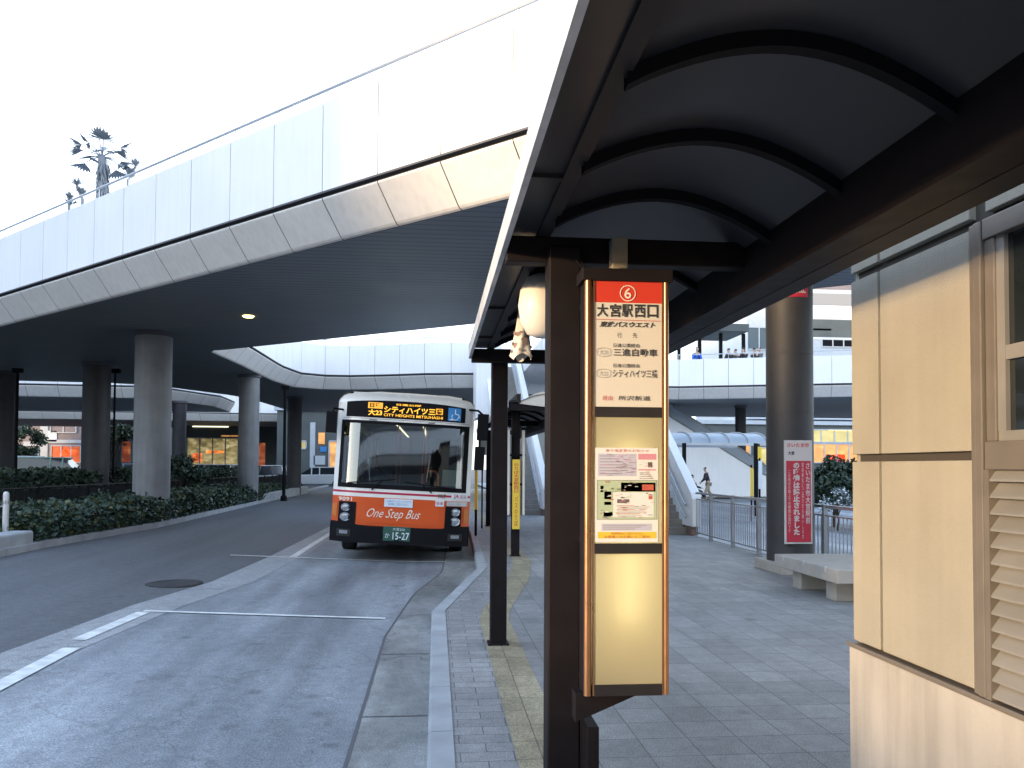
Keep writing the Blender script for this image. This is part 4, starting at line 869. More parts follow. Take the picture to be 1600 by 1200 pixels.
# stairs up to the deck with white solid balustrades
def stair(label, x0, x1, ya, yb, zt, dirx=0, side_m='brick_red', seg=None):
    t = thing('stairway', label, 'stairs', ((x0 + x1) / 2, ya, 0))
    n = int(zt / .165); L = yb - ya
    b = MB()
    for i in range(n):
        y0 = ya + L * i / n; b.box(x0 + .14, x1 - .14, y0, ya + L * (i + 1) / n + .05, max(0, zt * i / n - .25), zt * (i + 1) / n)
    b.build('steps', 'stone', t)
    sl = zt / L
    for xs in (x0, x1 - .22):
        b = MB()
        b.prism([(xs, ya - .55, .22), (xs, ya - .55, .88), (xs, ya - .42, 1.02), (xs, yb, zt + 1.05 + .1), (xs, yb, zt - .35), (xs, ya + .7, .22)], (.22, 0, 0)); bl = b.build('balustrade', 'white_panel', t, bevel=.012)
        b = MB(); b.prism([(xs + .03, ya - .4, 0), (xs + .03, ya - .4, .22), (xs + .03, ya + .7, .22), (xs + .03, yb, zt - .35), (xs + .03, yb, zt - .7), (xs + .03, ya + 1.6, 0)], (.16, 0, 0)); b.build('side_base', side_m, t)
        b = MB(); xr = xs + (.30 if xs == x0 else -.08)
        b.tube([(xr, ya - .3, .72), (xr, ya, .85), (xr, yb, zt + .85)], .025, 8); b.tube([(xr, ya - .3, .42), (xr, ya, .55), (xr, yb, zt + .55)], .02, 8); b.build('handrail', 'steel', t)
    b = MB(); b.prism([(x0 + .22, ya + .5, .10), (x0 + .22, yb, zt - .3), (x0 + .22, yb, zt - .5), (x0 + .22, ya + 1.4, .0)], (x1 - x0 - .44, 0, 0)); b.build('underside', 'fascia', t)
    return t
p = gnd(1087, 838)
sA = stair('near white walled stairway rising away behind the stop sign', p.x - 2.3, p.x + .14, p.y + .55, p.y + 10.2, ZF)
b = MB(); b.box(p.x - 2.3, p.x + .14, p.y + 10.2, 43.5, ZF - .5, ZF); b.build('landing', 'fascia', sA)
p = at(850, 795, 27.6)
sB = stair('white walled stairway beyond the second shelter', p.x - 1.5, p.x + .1, 27.3, 38.2, ZF)
q = at(760, 600, 34.5)
t = thing('white_stair_tower', 'pale panelled stair wall hanging from the deck right of the bus roof', 'stair wall', (q.x, q.y, 0))
b = MB(); xw = at(743, 600, 35).x, at(782, 600, 35).x
b.prism([(xw[0], q.y, ZP + 1.3), (xw[0], q.y, at(743, 655, 35).z), (xw[1], q.y, at(782, 640, 35).z), (xw[1], q.y, ZP + 1.3)], (0, 2.6, 0)); b.build('wall', 'white_panel', t, bevel=.02)
b = MB(); b.prism([at(748, 590, 34.9), at(763, 588, 34.9), at(757, 618, 34.9)], (0, .1, 0)); b.build('pointed_panel', 'icon_white', t)

# escalator running across the view at the far right
E0, E1 = at(1205, 779, 45.5), at(985, 690, 45.5)
E0.z = 0
t = thing('escalator', 'long white sided escalator descending to the right beyond the fence', 'escalator', (E0.x, E0.y, 0))
zt3 = (E0.x - E1.x) * .60
for y in (45.2, 47.4):
    b = MB(); b.prism([(E0.x + .9, y, 0), (E0.x + .9, y, 1.0), (E0.x, y, 1.25), (E1.x, y, zt3 + 1.25), (E1.x, y, zt3 * .0 + .0)], (0, .22, 0)); b.build('side_wall', 'white_panel', t, bevel=.02)
    b = MB(); b.prism([(E0.x + .9, y + .05, 1.0), (E0.x + .9, y + .05, 1.05), (E0.x, y + .05, 1.9), (E1.x, y + .05, zt3 + 1.95), (E1.x, y + .05, zt3 + 1.25), (E0.x, y + .05, 1.25)], (0, .06, 0)); b.build('glass_balustrade', 'frost_roof', t)
    b = MB(); b.tube([(E0.x + 1.0, y + .08, 1.05), (E0.x, y + .08, 1.95), (E1.x, y + .08, zt3 + 2.0)], .06, 8); b.tube([(E0.x + .9, y - .02, 1.02), (E0.x, y - .02, 1.3), (E1.x, y - .02, zt3 + 1.3)], .035, 6); b.build('handrail', 'p_grey', t)
b = MB(); n = 22
for i in range(n): b.box(E0.x + (E1.x - E0.x) * (i + 1) / n, E0.x + (E1.x - E0.x) * i / n, 45.4, 47.4, 0, .1 + zt3 * (i + 1) / n)
b.build('steps', 'p_grey', t)

# ================================================================ PLANTED STRIP ON THE LEFT
tag(kerb_line(PLK, -.18, -.3, .20, 1.4, -8, 62).build('planter_kerb', 'kerb'), None, None, None, 'structure')
PL2 = [(x - .15, y) for x, y in PLK]; PL3 = [(x - 10, y) for x, y in PLK]
struct(ribbon(PL3, PL2, -8, 62, 70, 4, 0, lambda x: .14), 'planting_bed', 'soil')
def wall_block(name, label, px0, px1, Y0, Y1, X, h):
    t = thing(name, label, 'planter wall', (X, Y0, 0)); b = MB(); b.prism([(X, Y0, 0), (X, Y0, h - .03), (X - .03, Y0, h), (X - .4, Y0, h), (X - .4, Y0, 0)], (0, Y1 - Y0, 0)); b.build('block', 'kerb', t, bevel=.015); return t
p = gnd(96, 860, .06)
wall_block('planter_wall', 'low pale concrete planter wall at the left edge of the road', 0, 0, p.y - 4.5, p.y, -7.18, .42)
p = gnd(433, 786, .06); wall_block('planter_wall', 'far pale concrete planter wall beside the bus', 0, 0, p.y, p.y + 12, -7.1, .46)

def leaves(mb, n, fn, s0, s1, mis, flatness=.6):
    for _ in range(n):
        p = fn()
        if p is None: continue
        s = s0 + (s1 - s0) * random.random()
        d = V((random.uniform(-1, 1), random.uniform(-1, 1), random.uniform(-.5, 1))).normalized(); e = d.cross(V((random.uniform(-1, 1), random.uniform(-1, 1), random.uniform(-1, 1)))).normalized()
        d *= s; e *= s * flatness * .5
        q = [p - d * .5, p - d * .05 + e, p + d * .5, p - d * .05 - e]
        mb.add(q, [(0, 1, 2, 3)], random.choice(mis) if isinstance(mis, (list, tuple)) else mis)
from mathutils import noise as nz
def hedge(name, label, cat, y0, y1, xf, w, h, n, s0, s1, mats, wt, base=.14, bump=.35):
    t = thing(name, label, cat, (xf(y0) - w / 2, y0, base))
    def hgt(x, y): return h * (1 + bump * nz.noise(V((x * .8, y * .7, 3.1))) + bump * .5 * nz.noise(V((x * 2.3, y * 2.1, 7))))
    b = MB(); ny = max(4, int((y1 - y0) / .6))
    def core(u, v):
        y = y0 + .1 + (y1 - y0 - .2) * v; x = xf(y) - .14 - (w - .28) * u; e = sin(pi * min(1, max(0, u))) ** .35 * (sin(pi * v) ** .15)
        return (x, y, base + (hgt(x, y) - .16) * e)
    b.grid(core, 6, ny); b.build('core', 'leafd', t)
    b = MB()
    def fn():
        y = random.uniform(y0, y1); u = random.random() ** 1.7; x = xf(y) - w * u; H = hgt(x, y)
        edge = min(1, min(u * w, (1 - u) * w) / .22 + .25)
        z = base + H * edge ** .6 * (1 - .75 * random.random() ** 2.2)
        if random.random() < .06: z += random.random() * .16
        return V((x + random.uniform(-.05, .05), y, z))
    leaves(b, n, fn, s0, s1, wt); b.build('foliage', mats, t)
    return t
kx = lambda y: interp(PLK, y) - .2
hedge('shrub_bed', 'dense blue green leafy shrubs along the road kerb', 'shrubs', 15.6, 42, lambda y: kx(y) + .12, 2.7, .56, 42000, .07, .17, ['leaf', 'leaf2', 'leafd', 'leaf3'], [0, 1, 1, 1, 2, 0, 3])
hedge('low_bush', 'yellow green low bush behind the planter wall at left edge', 'bush', 12.4, 16.6, lambda y: kx(y) - .28, 2.2, .45, 6500, .05, .12, ['leaf', 'leaf3', 'leafd'], [0, 1, 1, 1, 2])
hedge('clipped_hedge', 'tall dark clipped hedge behind the mesh fence, in front of cars', 'hedge', 22, 52, lambda y: -11.0 - .02 * y, 2.0, 1.28, 14000, .12, .24, ['leafd', 'leaf'], [0, 0, 0, 1], bump=.12)
hedge('sun_screen_hedge', 'added unseen hedge beyond the left picture edge, screening the ground from low sun', 'hedge', -20, 11.2, lambda y: -7.3, 2.0, 1.6, 5000, .12, .24, ['leafd', 'leaf'], [0, 0, 1], bump=.08)  # unseen, added at this height to keep low sun off road and pavement
# mesh fence with a thin top rail
t = thing('mesh_fence', 'long dark mesh fence with a thin pale rail behind the shrubs', 'fence', (-9.9, 14, .14))
fp = [(-9.9, 15.5), (-9.8, 25), (-9.9, 37), (-10.2, 50), (-10.6, 60)]
b, r_ = MB(), MB()
for (xa, ya), (xb, yb) in zip(fp, fp[1:]):
    n = int((yb - ya) / .075)
    for i in range(n): 
        y = ya + (yb - ya) * i / n; x = xa + (xb - xa) * i / n; b.box(x - .006, x + .006, y, y + .038, .14, .98)
    r_.tube([(xa, ya, 1.03), (xb, yb, 1.03)], .026, 6); r_.tube([(xa, ya, .2), (xb, yb, .2)], .02, 6)
b.build('mesh', 'black', t); r_.build('rail', 'brown_light', t)
for i in range(16):
    y = 15.6 + i * 2.9; x = interp([(q[0], q[1]) for q in fp], y); b = MB(); b.box(x - .03, x + .03, y - .03, y + .03, .1, 1.06); b.build('post', 'black', t)
q = at(9, 800, 14.6)
t = thing('bollard', 'pale round bollard standing among bushes at the left edge', 'bollard', (q.x, q.y, .1))
b = MB(); b.lathe((q.x, q.y, 0), [(.05, .1), (.05, 1.06), (.042, 1.1), (.02, 1.12), (0, 1.12)], 18); b.build('post', 'alu', t, smooth=True)
b = MB(); b.lathe((q.x, q.y, 0), [(.053, .9), (.053, .96)], 18); b.tube([(q.x - .05, q.y, .86), (q.x - .6, q.y + .2, .74), (q.x - 1.2, q.y + .5, .84)], .015, 6); b.build('chain', 'steel', t)

# thin lamp / sign poles
def pole(label, px, d, ztop, r=.07, arm=0):
    q = at(px, 730, d); t = thing('lamp_pole', label, 'pole', (q.x, q.y, 0))
    b = MB(); b.tube([(q.x, q.y, 0), (q.x, q.y, ztop)], [r, r * .75], 10); b.lathe((q.x, q.y, 0), [(r * 1.9, 0), (r * 1.9, .25), (r * 1.1, .32)], 12); b.build('shaft', 'black', t, smooth=True)
    b = MB(); b.box(q.x - .18, q.x + .18, q.y - .08, q.y + .08, ztop - .02, ztop + .14); b.build('lamp_head', 'black', t, bevel=.02)
pole('thin black pole in front of the far left opening', 24, 30, 5.0)
pole('thin dark pole between the lit column and the bus', 444, 36, 5.0, .075)
pole('very thin pole beside the second dark column at left', 177, 30, 5.0, .045)

# ================================================================ FAR BUILDINGS
def building(name, label, x0, x1, y, dep, h, wallm, rows, parts=(), base=0):
    t = thing(name, label, 'building', ((x0 + x1) / 2, y, 0))
    b = MB(); b.box(x0, x1, y, y + dep, base, h); b.build('wall', wallm, t)
    b = MB(); b.box(x0 - .2, x1 + .2, y - .25, y + dep, h, h + .35); b.build('roof', 'facade', t)
    for (xa, xb, za, zb, m, nm) in rows:
        b = MB(); b.box(xa, xb, y - .06, y + .05, za, zb); w = b.build(nm, m, t)
        if nm in ('window', 'shop_window'):
            f = MB(); n = max(1, round((xb - xa) / 1.2))
            for i in range(n + 1): xx = xa + (xb - xa) * i / n; f.box(xx - .05, xx + .05, y - .12, y - .06, za, zb)
            f.box(xa, xb, y - .12, y - .06, za - .1, za); f.box(xa, xb, y - .12, y - .06, zb, zb + .1); f.build('frame', 'facade', w)
    return t
def X_(px, Y): return on_y(px, 730, Y).x
def Z_(py, Y, px=300): return on_y(px, py, Y).z
Y1 = 92
def rw(pa, pb, ya, yb, m, nm, Y): return (X_(pa, Y), X_(pb, Y), Z_(yb, Y, pa), Z_(ya, Y, pa), m, nm)
building('shop_building', 'pale shop building with pink curtains beneath the deck at left', X_(18, Y1), X_(134, Y1), Y1, 14, 6.9, 'facade_pink',
  [rw(22, 42, 660, 676, 'bwin', 'window', Y1), rw(78, 118, 660, 675, 'facade_pink', 'window', Y1), rw(36, 62, 690, 697, 'facade', 'awning', Y1), rw(62, 74, 655, 722, 'facade', 'pilaster', Y1), rw(75, 128, 687, 692, 'facade', 'signboard', Y1), rw(80, 126, 697, 722, 'shop_red', 'shop_window', Y1), rw(92, 120, 702, 712, 'lit', 'display', Y1), rw(74, 88, 673, 690, 'icon_white', 'panel', Y1), rw(30, 60, 700, 722, 'bwin', 'window', Y1)])
t = building('shop_building', 'low building with a white board bearing a red mark', X_(134, 80), X_(222, 80), 80, 14, 6.2, 'facade_dark',
  [rw(176, 214, 655, 664, 'bwin', 'window', 80), rw(190, 205, 690, 722, 'shop_red', 'shop_window', 80), rw(205, 214, 688, 722, 'icon_white', 'panel', 80)])
b = MB(); b.box(X_(180, 79.5), X_(214, 79.5), 79.7, 79.9, Z_(688, 79.5), Z_(668, 79.5)); w = b.build('signboard', 'icon_white', t)
b = MB(); put_text(b, '駅', (190, 684, 205, 671), lambda px, py: (X_(px, 79.6), 79.66, Z_(py, 79.6)), 0, .05); b.build('red_mark', 'letter_red', w)
building('station_hall', 'wide yellow lit station front behind the middle columns', X_(268, 78), X_(432, 78), 78, 12, 6.6, 'facade_dark',
  [rw(292, 372, 685, 738, 'lit_yellow', 'shop_window', 78), rw(300, 316, 708, 722, 'shop_red', 'signboard', 78), rw(402, 414, 692, 728, 'shop_red', 'door', 78), rw(376, 400, 690, 738, 'lit_yellow', 'shop_window', 78), rw(300, 356, 664, 667, 'tube_lit', 'ceiling_lamp', 78), rw(345, 372, 680, 682, 'lit', 'ceiling_lamp', 78), rw(322, 350, 704, 708, 'lit', 'counter_light', 78)])
building('station_hall', 'dim concourse front with orange and blue signs left of the bus', X_(432, 66), X_(640, 66), 66, 12, 6.0, 'facade_dark',
  [rw(497, 507, 676, 694, 'lit', 'signboard', 66), rw(470, 478, 690, 700, 'lit_yellow', 'shop_window', 66), rw(490, 508, 712, 726, 'facade', 'signboard', 66), rw(514, 528, 690, 740, 'lit', 'shop_window', 66), rw(500, 510, 698, 706, 'blue_icon', 'signboard', 66), rw(484, 492, 660, 730, 'facade', 'pilaster', 66)])
building('station_hall', 'dark station front with orange shop lights beyond the escalator', X_(860, 72), X_(1420, 72), 72, 12, 5.6, 'facade_dark',
  [rw(1108, 1148, 690, 728, 'lit', 'shop_window', 72), rw(1160, 1172, 692, 738, 'lit', 'shop_window', 72), rw(1188, 1202, 700, 730, 'lit_yellow', 'shop_window', 72), rw(1262, 1345, 672, 690, 'lit_yellow', 'shop_window', 72), rw(1268, 1345, 694, 722, 'lit', 'shop_window', 72), rw(1295, 1330, 671, 673, 'tube_lit', 'ceiling_lamp', 72), rw(1290, 1320, 710, 732, 'shop_red', 'signboard', 72), rw(822, 834, 700, 712, 'lit', 'shop_window', 72)])
# upper station building seen over the far deck on the right
YU = 78
building('station_building', 'tall pale station building with banded floors right of the tiled pillar', X_(1168, YU), X_(1500, YU), YU, 16, Z_(405, YU, 1250), 'facade',
  [rw(1262, 1420, 428, 451, 'facade_pink', 'band', YU), rw(1168, 1205, 512, 545, 'bwin', 'window', YU), rw(1262, 1420, 458, 476, 'p_grey', 'recess', YU), rw(1262, 1420, 499, 526, 'facade_dark', 'recess', YU), rw(1262, 1420, 527, 530, 'icon_white', 'ledge', YU), rw(1285, 1420, 531, 541, 'black', 'window', YU), rw(1262, 1300, 513, 516, 'icon_white', 'light_strip', YU), rw(1262, 1420, 477, 498, 'white_panel', 'parapet', YU)], base=6.5)
# shelter roof standing on the far deck
t = thing('deck_canopy', 'grey flat roof on slim posts standing on the far deck', 'canopy', (at(1130, 600, 50).x, 50, ZF))
q0, q1 = at(1060, 512, 50), at(1176, 500, 50); b = MB(); b.box(q0.x - 6, q1.x, 49.0, 53, q0.z - .1, q0.z + .35); b.build('roof', 'facade_dark', t)
for px in (1070, 1104, 1139, 1177):
    q = at(px, 600, 50); b = MB(); b.box(q.x - .09, q.x + .09, 49.9, 50.1, ZF, q0.z - .1); b.build('post', 'black', t)
# the low island shelter with a frosted vault
YI = 29.5
t = thing('island_shelter', 'far shelter with a pale frosted barrel roof above the escalator', 'bus stop shelter', (at(1120, 690, YI).x, YI, 0), 'bus stop shelters along the kerb')
xa, xb = X_(990, YI), X_(1198, YI); zb_, zt_2 = Z_(693, YI, 1120), Z_(679, YI, 1120)
b = MB(); b.grid(lambda u, v: (xa + (xb - xa) * u, YI + 1.5 - 1.5 * cos(pi * v), zb_ + (zt_2 - zb_ + .12) * sin(pi * v) ** .8), 10, 10); b.build('roof_sheet', 'frost_roof', t, smooth=True)
b = MB(); b.box(xa, xb, YI - .06, YI + .02, zb_ - .07, zb_ + .02); b.box(xa, xb, YI + 2.98, YI + 3.06, zb_ - .07, zb_ + .02); b.build('beam', 'pale_steel', t)
b = MB()
for i in range(8):
    xx = xa + (xb - xa) * i / 7; b.tube([(xx, YI + 1.5 - 1.52 * cos(pi * k / 10), zb_ + (zt_2 - zb_ + .14) * sin(pi * k / 10) ** .8) for k in range(11)], .03, 6)
b.build('rib', 'p_grey', t)
for px in (1069, 1181):
    q = at(px, 700, YI + .4); b = MB(); b.box(q.x - .06, q.x + .06, q.y - .06, q.y + .06, -.14, zb_); b.build('post', 'black', t)
def stop_flag(label, px, y0, y1, d, w, m):
    q = at(px, y0, d); q1 = at(px, y1, d); t = thing('stop_marker', label, 'stop marker', (q.x, q.y, -.14))
    b = MB(); b.tube([(q.x, q.y, -.14), (q.x, q.y, q.z + .1)], .03, 8); b.build('pole', 'black', t)
    b = MB(); b.box(q.x - w / 2, q.x + w / 2, q.y - .06, q.y - .03, q1.z, q.z); b.build('board', m, t, bevel=.01)
stop_flag('slim yellow marker on the right side fence', 1174, 731, 776, 27, .10, 'yellow_board')
stop_flag('yellow topped marker hanging below the frosted shelter', 1186, 698, 718, 29, .13, 'yellow_board')
stop_flag('white upright board below the frosted shelter', 1187, 720, 764, 28.8, .13, 'icon_white')
stop_flag('yellow stop marker right beside the bus mirror', 744, 735, 796, 19, .07, 'yellow_board')
q = at(754, 690, 21.4)
t = thing('notice_stand', 'pale notice panel on the second shelter just right of the bus', 'notice panel', (q.x, q.y, q.z)); b = MB(); b.box(q.x - .11, q.x + .11, q.y, q.y + .05, q.z - .35, q.z + .22); b.build('panel', 'alu', t, bevel=.01)
b = MB(); b.box(q.x - .02, q.x + .02, q.y + .05, q.y + .09, 0, q.z + .22); b.build('pole', 'black', t)

# ================================================================ VEHICLES FAR OFF
def car(label, px, d, paint, rz=0, L=4.6, Wd=1.75, H=1.85, z=-.05):
    q = at(px, 730, d); t = thing('parked_car', label, 'car', (q.x, q.y, z), 'vehicles waiting beyond the hedge'); t.rotation_euler = (0, 0, rz)
    w = Wd / 2; lo = [(-L / 2, .30), (-L / 2, .85), (-L / 2 + .1, .98), (-L * .28, 1.04), (L / 2 - .9, 1.02), (L / 2 - .1, .88), (L / 2, .72), (L / 2, .30)]
    b = MB(); b.prism([(x, -w, zz) for x, zz in lo], (0, Wd, 0)); b.build('body', paint, t, local=True, bevel=.05)
    b = MB(); wt_ = w * .82; B0 = [(-L / 2 + .12, 1.0), (L / 2 - 1.0, 1.0)]; T0 = [(-L / 2 + .35, H - .06), (L / 2 - 1.9, H - .06)]
    b.add([(B0[0][0], -w * .97, 1.0), (B0[1][0], -w * .97, 1.0), (B0[1][0], w * .97, 1.0), (B0[0][0], w * .97, 1.0), (T0[0][0], -wt_, H - .06), (T0[1][0], -wt_, H - .06), (T0[1][0], wt_, H - .06), (T0[0][0], wt_, H - .06)], [(0, 1, 5, 4), (1, 2, 6, 5), (2, 3, 7, 6), (3, 0, 4, 7), (4, 5, 6, 7)]); b.build('window', 'sglass', t, local=True)
    b = MB(); b.box(T0[0][0] - .06, T0[1][0] + .08, -wt_ - .02, wt_ + .02, H - .07, H); 
    for s in (-1, 1):
        for xx in (T0[0][0] + .05, -.2, T0[1][0] - .02): b.bar((xx - .1 * (xx < -1), s * w * .975, 1.0), (xx, s * (wt_ + .01), H - .06), .09, .05)
    b.build('roof', paint, t, local=True, bevel=.02)
    for xx in (-L / 2 + .85, L / 2 - .9):
        for s in (-1, 1):
            b = MB(); b.lathe((0, 0, 0), [(0, -.1), (.2, -.11), (.32, -.1), (.32, .1), (.2, .11), (0, .1)], 18); b.v = [V((xx + p.x, s * (w - .1) + p.z, .32 + p.y)) for p in b.v]; b.build('wheel', 'rubber', t, local=True)
    for s in (-1, 1):
        b = MB(); b.box(L / 2 - .03, L / 2 + .02, s * w * .72 - .16, s * w * .72 + .16, .68, .82); b.build('headlight', 'lamp', t, local=True)
    return t
car('white van half hidden at the far left, nearest the dark column', 48, 43, 'car_white', R(40), H=2.1)
car('pale green van behind the hedge at left', 92, 43, 'car_green', R(8), H=2.05)
car('small blue car just left of the thickest column', 204, 48, 'car_blue', R(200), H=1.75)
car('white car waiting behind the middle columns', 322, 56, 'car_white', R(175), H=1.75)
car('white car half hidden beside the dark pole', 432, 62, 'car_white', R(90), H=1.7)
car('low white car just left of the bus mirror', 496, 62, 'car_white', R(185), H=1.6)

# ================================================================ PEOPLE
def skinned(name, pts, edges, rad, m, parent, roots=(0,), sub=1):
    me = bpy.data.meshes.new(name); me.from_pydata([tuple(p) for p in pts], edges, []); me.materials.append(M[m])
    o = bpy.data.objects.new(name, me); COL.objects.link(o); o.parent = parent
    o.modifiers.new('skin', 'SKIN'); 
    if not me.skin_vertices: me.attributes and None
    lay = me.skin_vertices[0].data
    for i, r in enumerate(rad): lay[i].radius = (r, r * .85)
    for r in roots: lay[r].use_root = True
    s = o.modifiers.new('sub', 'SUBSURF'); s.levels = sub; s.render_levels = sub
    bpy.context.view_layer.update()
    ev = o.evaluated_get(bpy.context.evaluated_depsgraph_get()); m2 = bpy.data.meshes.new_from_object(ev); o.modifiers.clear(); o.data = m2
    m2.polygons.foreach_set('use_smooth', [True] * len(m2.polygons))
    return o
def person(label, loc, rz, coat, legs='trousers', pose='stand', scale=1., lean=.0):
    t = thing('person', label, 'person', loc); t.rotation_euler = (0, 0, rz); t.scale = (scale,) * 3
    # facing +x locally; joints
    if pose == 'walk': hip, kn, an, to = .92, [(.16, .1, .50), (-.02, -.1, .50)], [(.26, .1, .08), (-.32, -.1, .14)], .18
    elif pose == 'sit': hip, kn, an, to = .48, [(.46, .12, .50), (.44, -.12, .46)], [(.78, .12, .10), (.74, -.12, .08)], .16
    else: hip, kn, an, to = .92, [(.02, .1, .50), (.02, -.1, .50)], [(0, .11, .08), (0, -.11, .08)], .18
    dz = hip; L = lean
    sp = [V((0, 0, hip)), V((.02 + L * .3, 0, hip + .2)), V((.03 + L * .6, 0, hip + .38)), V((.03 + L, 0, hip + .52)), V((.05 + L * 1.15, 0, hip + .59))]
    head = V((.09 + L * 1.4, 0, hip + .73)); top = V((.07 + L * 1.4, 0, hip + .82))
    P = sp + [head, top]; E = [(0, 1), (1, 2), (2, 3), (3, 4), (4, 5), (5, 6)]; Rd = [.13, .115, .13, .12, .052, .092, .075]
    for s, k, a in ((1, kn[0], an[0]), (-1, kn[1], an[1])):
        n = len(P); P += [V((0, s * .1, hip - .06)), V(k), V(a), V((a[0] + to, a[1] + s * .02, a[2] - .05))]; E += [(0, n), (n, n + 1), (n + 1, n + 2), (n + 2, n + 3)]; Rd += [.095, .062, .042, .035]
    hands = []
    for s in (1, -1):
        n = len(P); sh = sp[3] + V((0, s * .18, -.03)); fw = .34 if (pose != 'walk') else (.22 if s > 0 else .12)
        el = sh + V((.04 + fw * .25, s * .05, -.27)); wr = sh + V((.10 + fw, s * .02 - s * .04, -.34 if pose != 'walk' else -.44)); hd = wr + (wr - el).normalized() * .08
        P += [sh, el, wr, hd]; E += [(3, n), (n, n + 1), (n + 1, n + 2), (n + 2, n + 3)]; Rd += [.07, .047, .032, .034]; hands.append((wr, hd, s))
    roots = [0]
    for wr, hd, s in hands:       # four fingers and a thumb on each hand
        d = (hd - wr).normalized(); sd = d.cross(UP).normalized() * s
        for j in range(4):
            n = len(P); o_ = hd - d * .01 + sd * (.021 - .014 * j); ln = (.072, .082, .076, .058)[j]
            P += [o_, o_ + d * ln * .55 - UP * .006, o_ + d * ln - UP * .022]; E += [(n, n + 1), (n + 1, n + 2)]; Rd += [.0095, .009, .007]; roots.append(n)
        n = len(P); o_ = wr + d * .04 + sd * .025; P += [o_, o_ + d * .03 + sd * .025, o_ + d * .055 + sd * .03 - UP * .01]; E += [(n, n + 1), (n + 1, n + 2)]; Rd += [.011, .01, .008]; roots.append(n)
    body = skinned('body', P, E, Rd, 'skin', t, roots, 2)
    # clothing: jacket over trunk and arms, trousers, shoes, hair
    P2 = sp[:4] + []; E2 = [(0, 1), (1, 2), (2, 3)]; R2 = [.155, .14, .155, .135]
    for wr, hd, s in hands:
        i = len(P2); sh = sp[3] + V((0, s * .18, -.03)); fw = wr - sh; el = P[[k for k, p in enumerate(P) if (p - wr).length < 1e-6][0] - 1]
        P2 += [sh, el, wr - (wr - el) * .08]; E2 += [(3, i), (i, i + 1), (i + 1, i + 2)]; R2 += [.09, .066, .05]
    skinned('jacket', P2, E2, R2, coat, t, (0,), 2)
    P3 = [V((0, 0, hip + .02))]; E3 = []; R3 = [.15]
    for s, k, a in ((1, kn[0], an[0]), (-1, kn[1], an[1])):
        n = len(P3); P3 += [V((0, s * .1, hip - .06)), V(k), V(a) + (V(k) - V(a)) * .12]; E3 += [(0, n), (n, n + 1), (n + 1, n + 2)]; R3 += [.115, .082, .065]
    skinned('trousers', P3, E3, R3, legs, t, (0,), 2)
    for s, a in ((1, an[0]), (-1, an[1])):
        skinned('shoe', [V(a) + V((-.05, 0, -.035)), V(a) + V((.08, s * .01, -.04)), V(a) + V((to + .02, s * .02, -.05))], [(0, 1), (1, 2)], [.05, .05, .035], 'shoe', t)
    skinned('hair', [head + V((-.035, 0, .0)), head + V((-.03, 0, .06)), head + V((.0, 0, .095))], [(0, 1), (1, 2)], [.085, .095, .08], 'hair', t, (0,), 2)
    skinned('nose', [head + V((.085, 0, .0)), head + V((.105, 0, -.015))], [(0, 1)], [.012, .014], 'skin', t)
    return t
q = at(1107, 779, 43.2); person('person walking left in a dark jacket and beige trousers, by the escalator', (q.x, q.y, -.1), R(172), 'jacket', 'trousers', 'walk', 1., .08)
q = at(1082, 772, 42.5); person('person in black sitting low with legs stretched forward, near the escalator', (q.x, q.y, -.05), R(10), 'jacket', 'jacket', 'sit', 1., -.05)
b = MB(); b.box(q.x - .6, q.x + .3, q.y - .25, q.y + .3, -.14, .33); tag(b.build('low_bench', 'stone', bevel=.02), 'low stone bench under the person sitting near the escalator', 'bench')
q = at(1087, 556, 43.75); person('person in a bright blue coat leaning on the far deck rail', (q.x, q.y, ZF), R(-95), 'bluecoat', 'jacket', 'stand', 1.0, .18)
for px, d, c, lb in ((1140, 43.9, 'jacket', 'leftmost of the dark clad people behind the far deck rail'), (1151, 44.2, 'greycoat', 'person in grey second from left behind the far deck rail'), (1163, 43.6, 'jacket', 'tallest looking dark haired person on the far deck, left of the thick post'), (1177, 43.8, 'jacket', 'dark clad person in front of the thick deck post'), (1189, 43.6, 'greycoat', 'grey coated person closest to the tiled pillar on the far deck')):
    q = at(px, 560, d); person(lb, (q.x, q.y, ZF), R(random.choice((-60, 180, 10, 120))), c, 'jacket', 'walk', 1.02)

# ================================================================ TREES AND PLANTS
def tree(name, label, loc, h, cr, n, mats, wt, s0, s1, trunk_r=.12):
    t = thing(name, label, 'tree', loc); x, y, z = loc; b = MB(); tops = []
    b.tube([(x, y, z), (x + .05, y, z + h * .25), (x - .03, y + .04, z + h * .5)], [trunk_r, trunk_r * .8, trunk_r * .6], 8)
    for k in range(9):
        a = k * 2.4; r = cr * (.45 + .4 * random.random()); e = V((x + r * cos(a), y + r * sin(a), z + h * (.5 + .42 * random.random()))); s = V((x, y, z + h * (.28 + .2 * random.random())))
        b.tube([s, (s + e) / 2 + UP * .1, e], [trunk_r * .4, trunk_r * .25, trunk_r * .1], 5); tops.append(e)
    tops.append(V((x, y, z + h * .9)))
    b.build('trunk', 'bark', t); b = MB()
    def fn():
        c = random.choice(tops); v = V((random.gauss(0, 1), random.gauss(0, 1), random.gauss(0, .8))); return c + v.normalized() * (cr * .42 * random.random() ** .5)
    leaves(b, n, fn, s0, s1, wt); b.build('crown', mats, t)
    return t
q = at(1302, 790, 24.5); tree('shrub_tree', 'dense dark green bush behind the bar fence near the kiosk', (q.x, q.y, -.14), 1.95, 1.0, 5200, ['leaf', 'leaf2', 'leafd'], [0, 0, 2, 1], .10, .2, .07)
q = at(1343, 790, 25); tree('shrub_tree', 'second dark bush mostly hidden behind the kiosk corner', (q.x, q.y, -.14), 1.9, .9, 3000, ['leaf', 'leaf2', 'leafd'], [0, 0, 2, 1], .10, .2, .07)
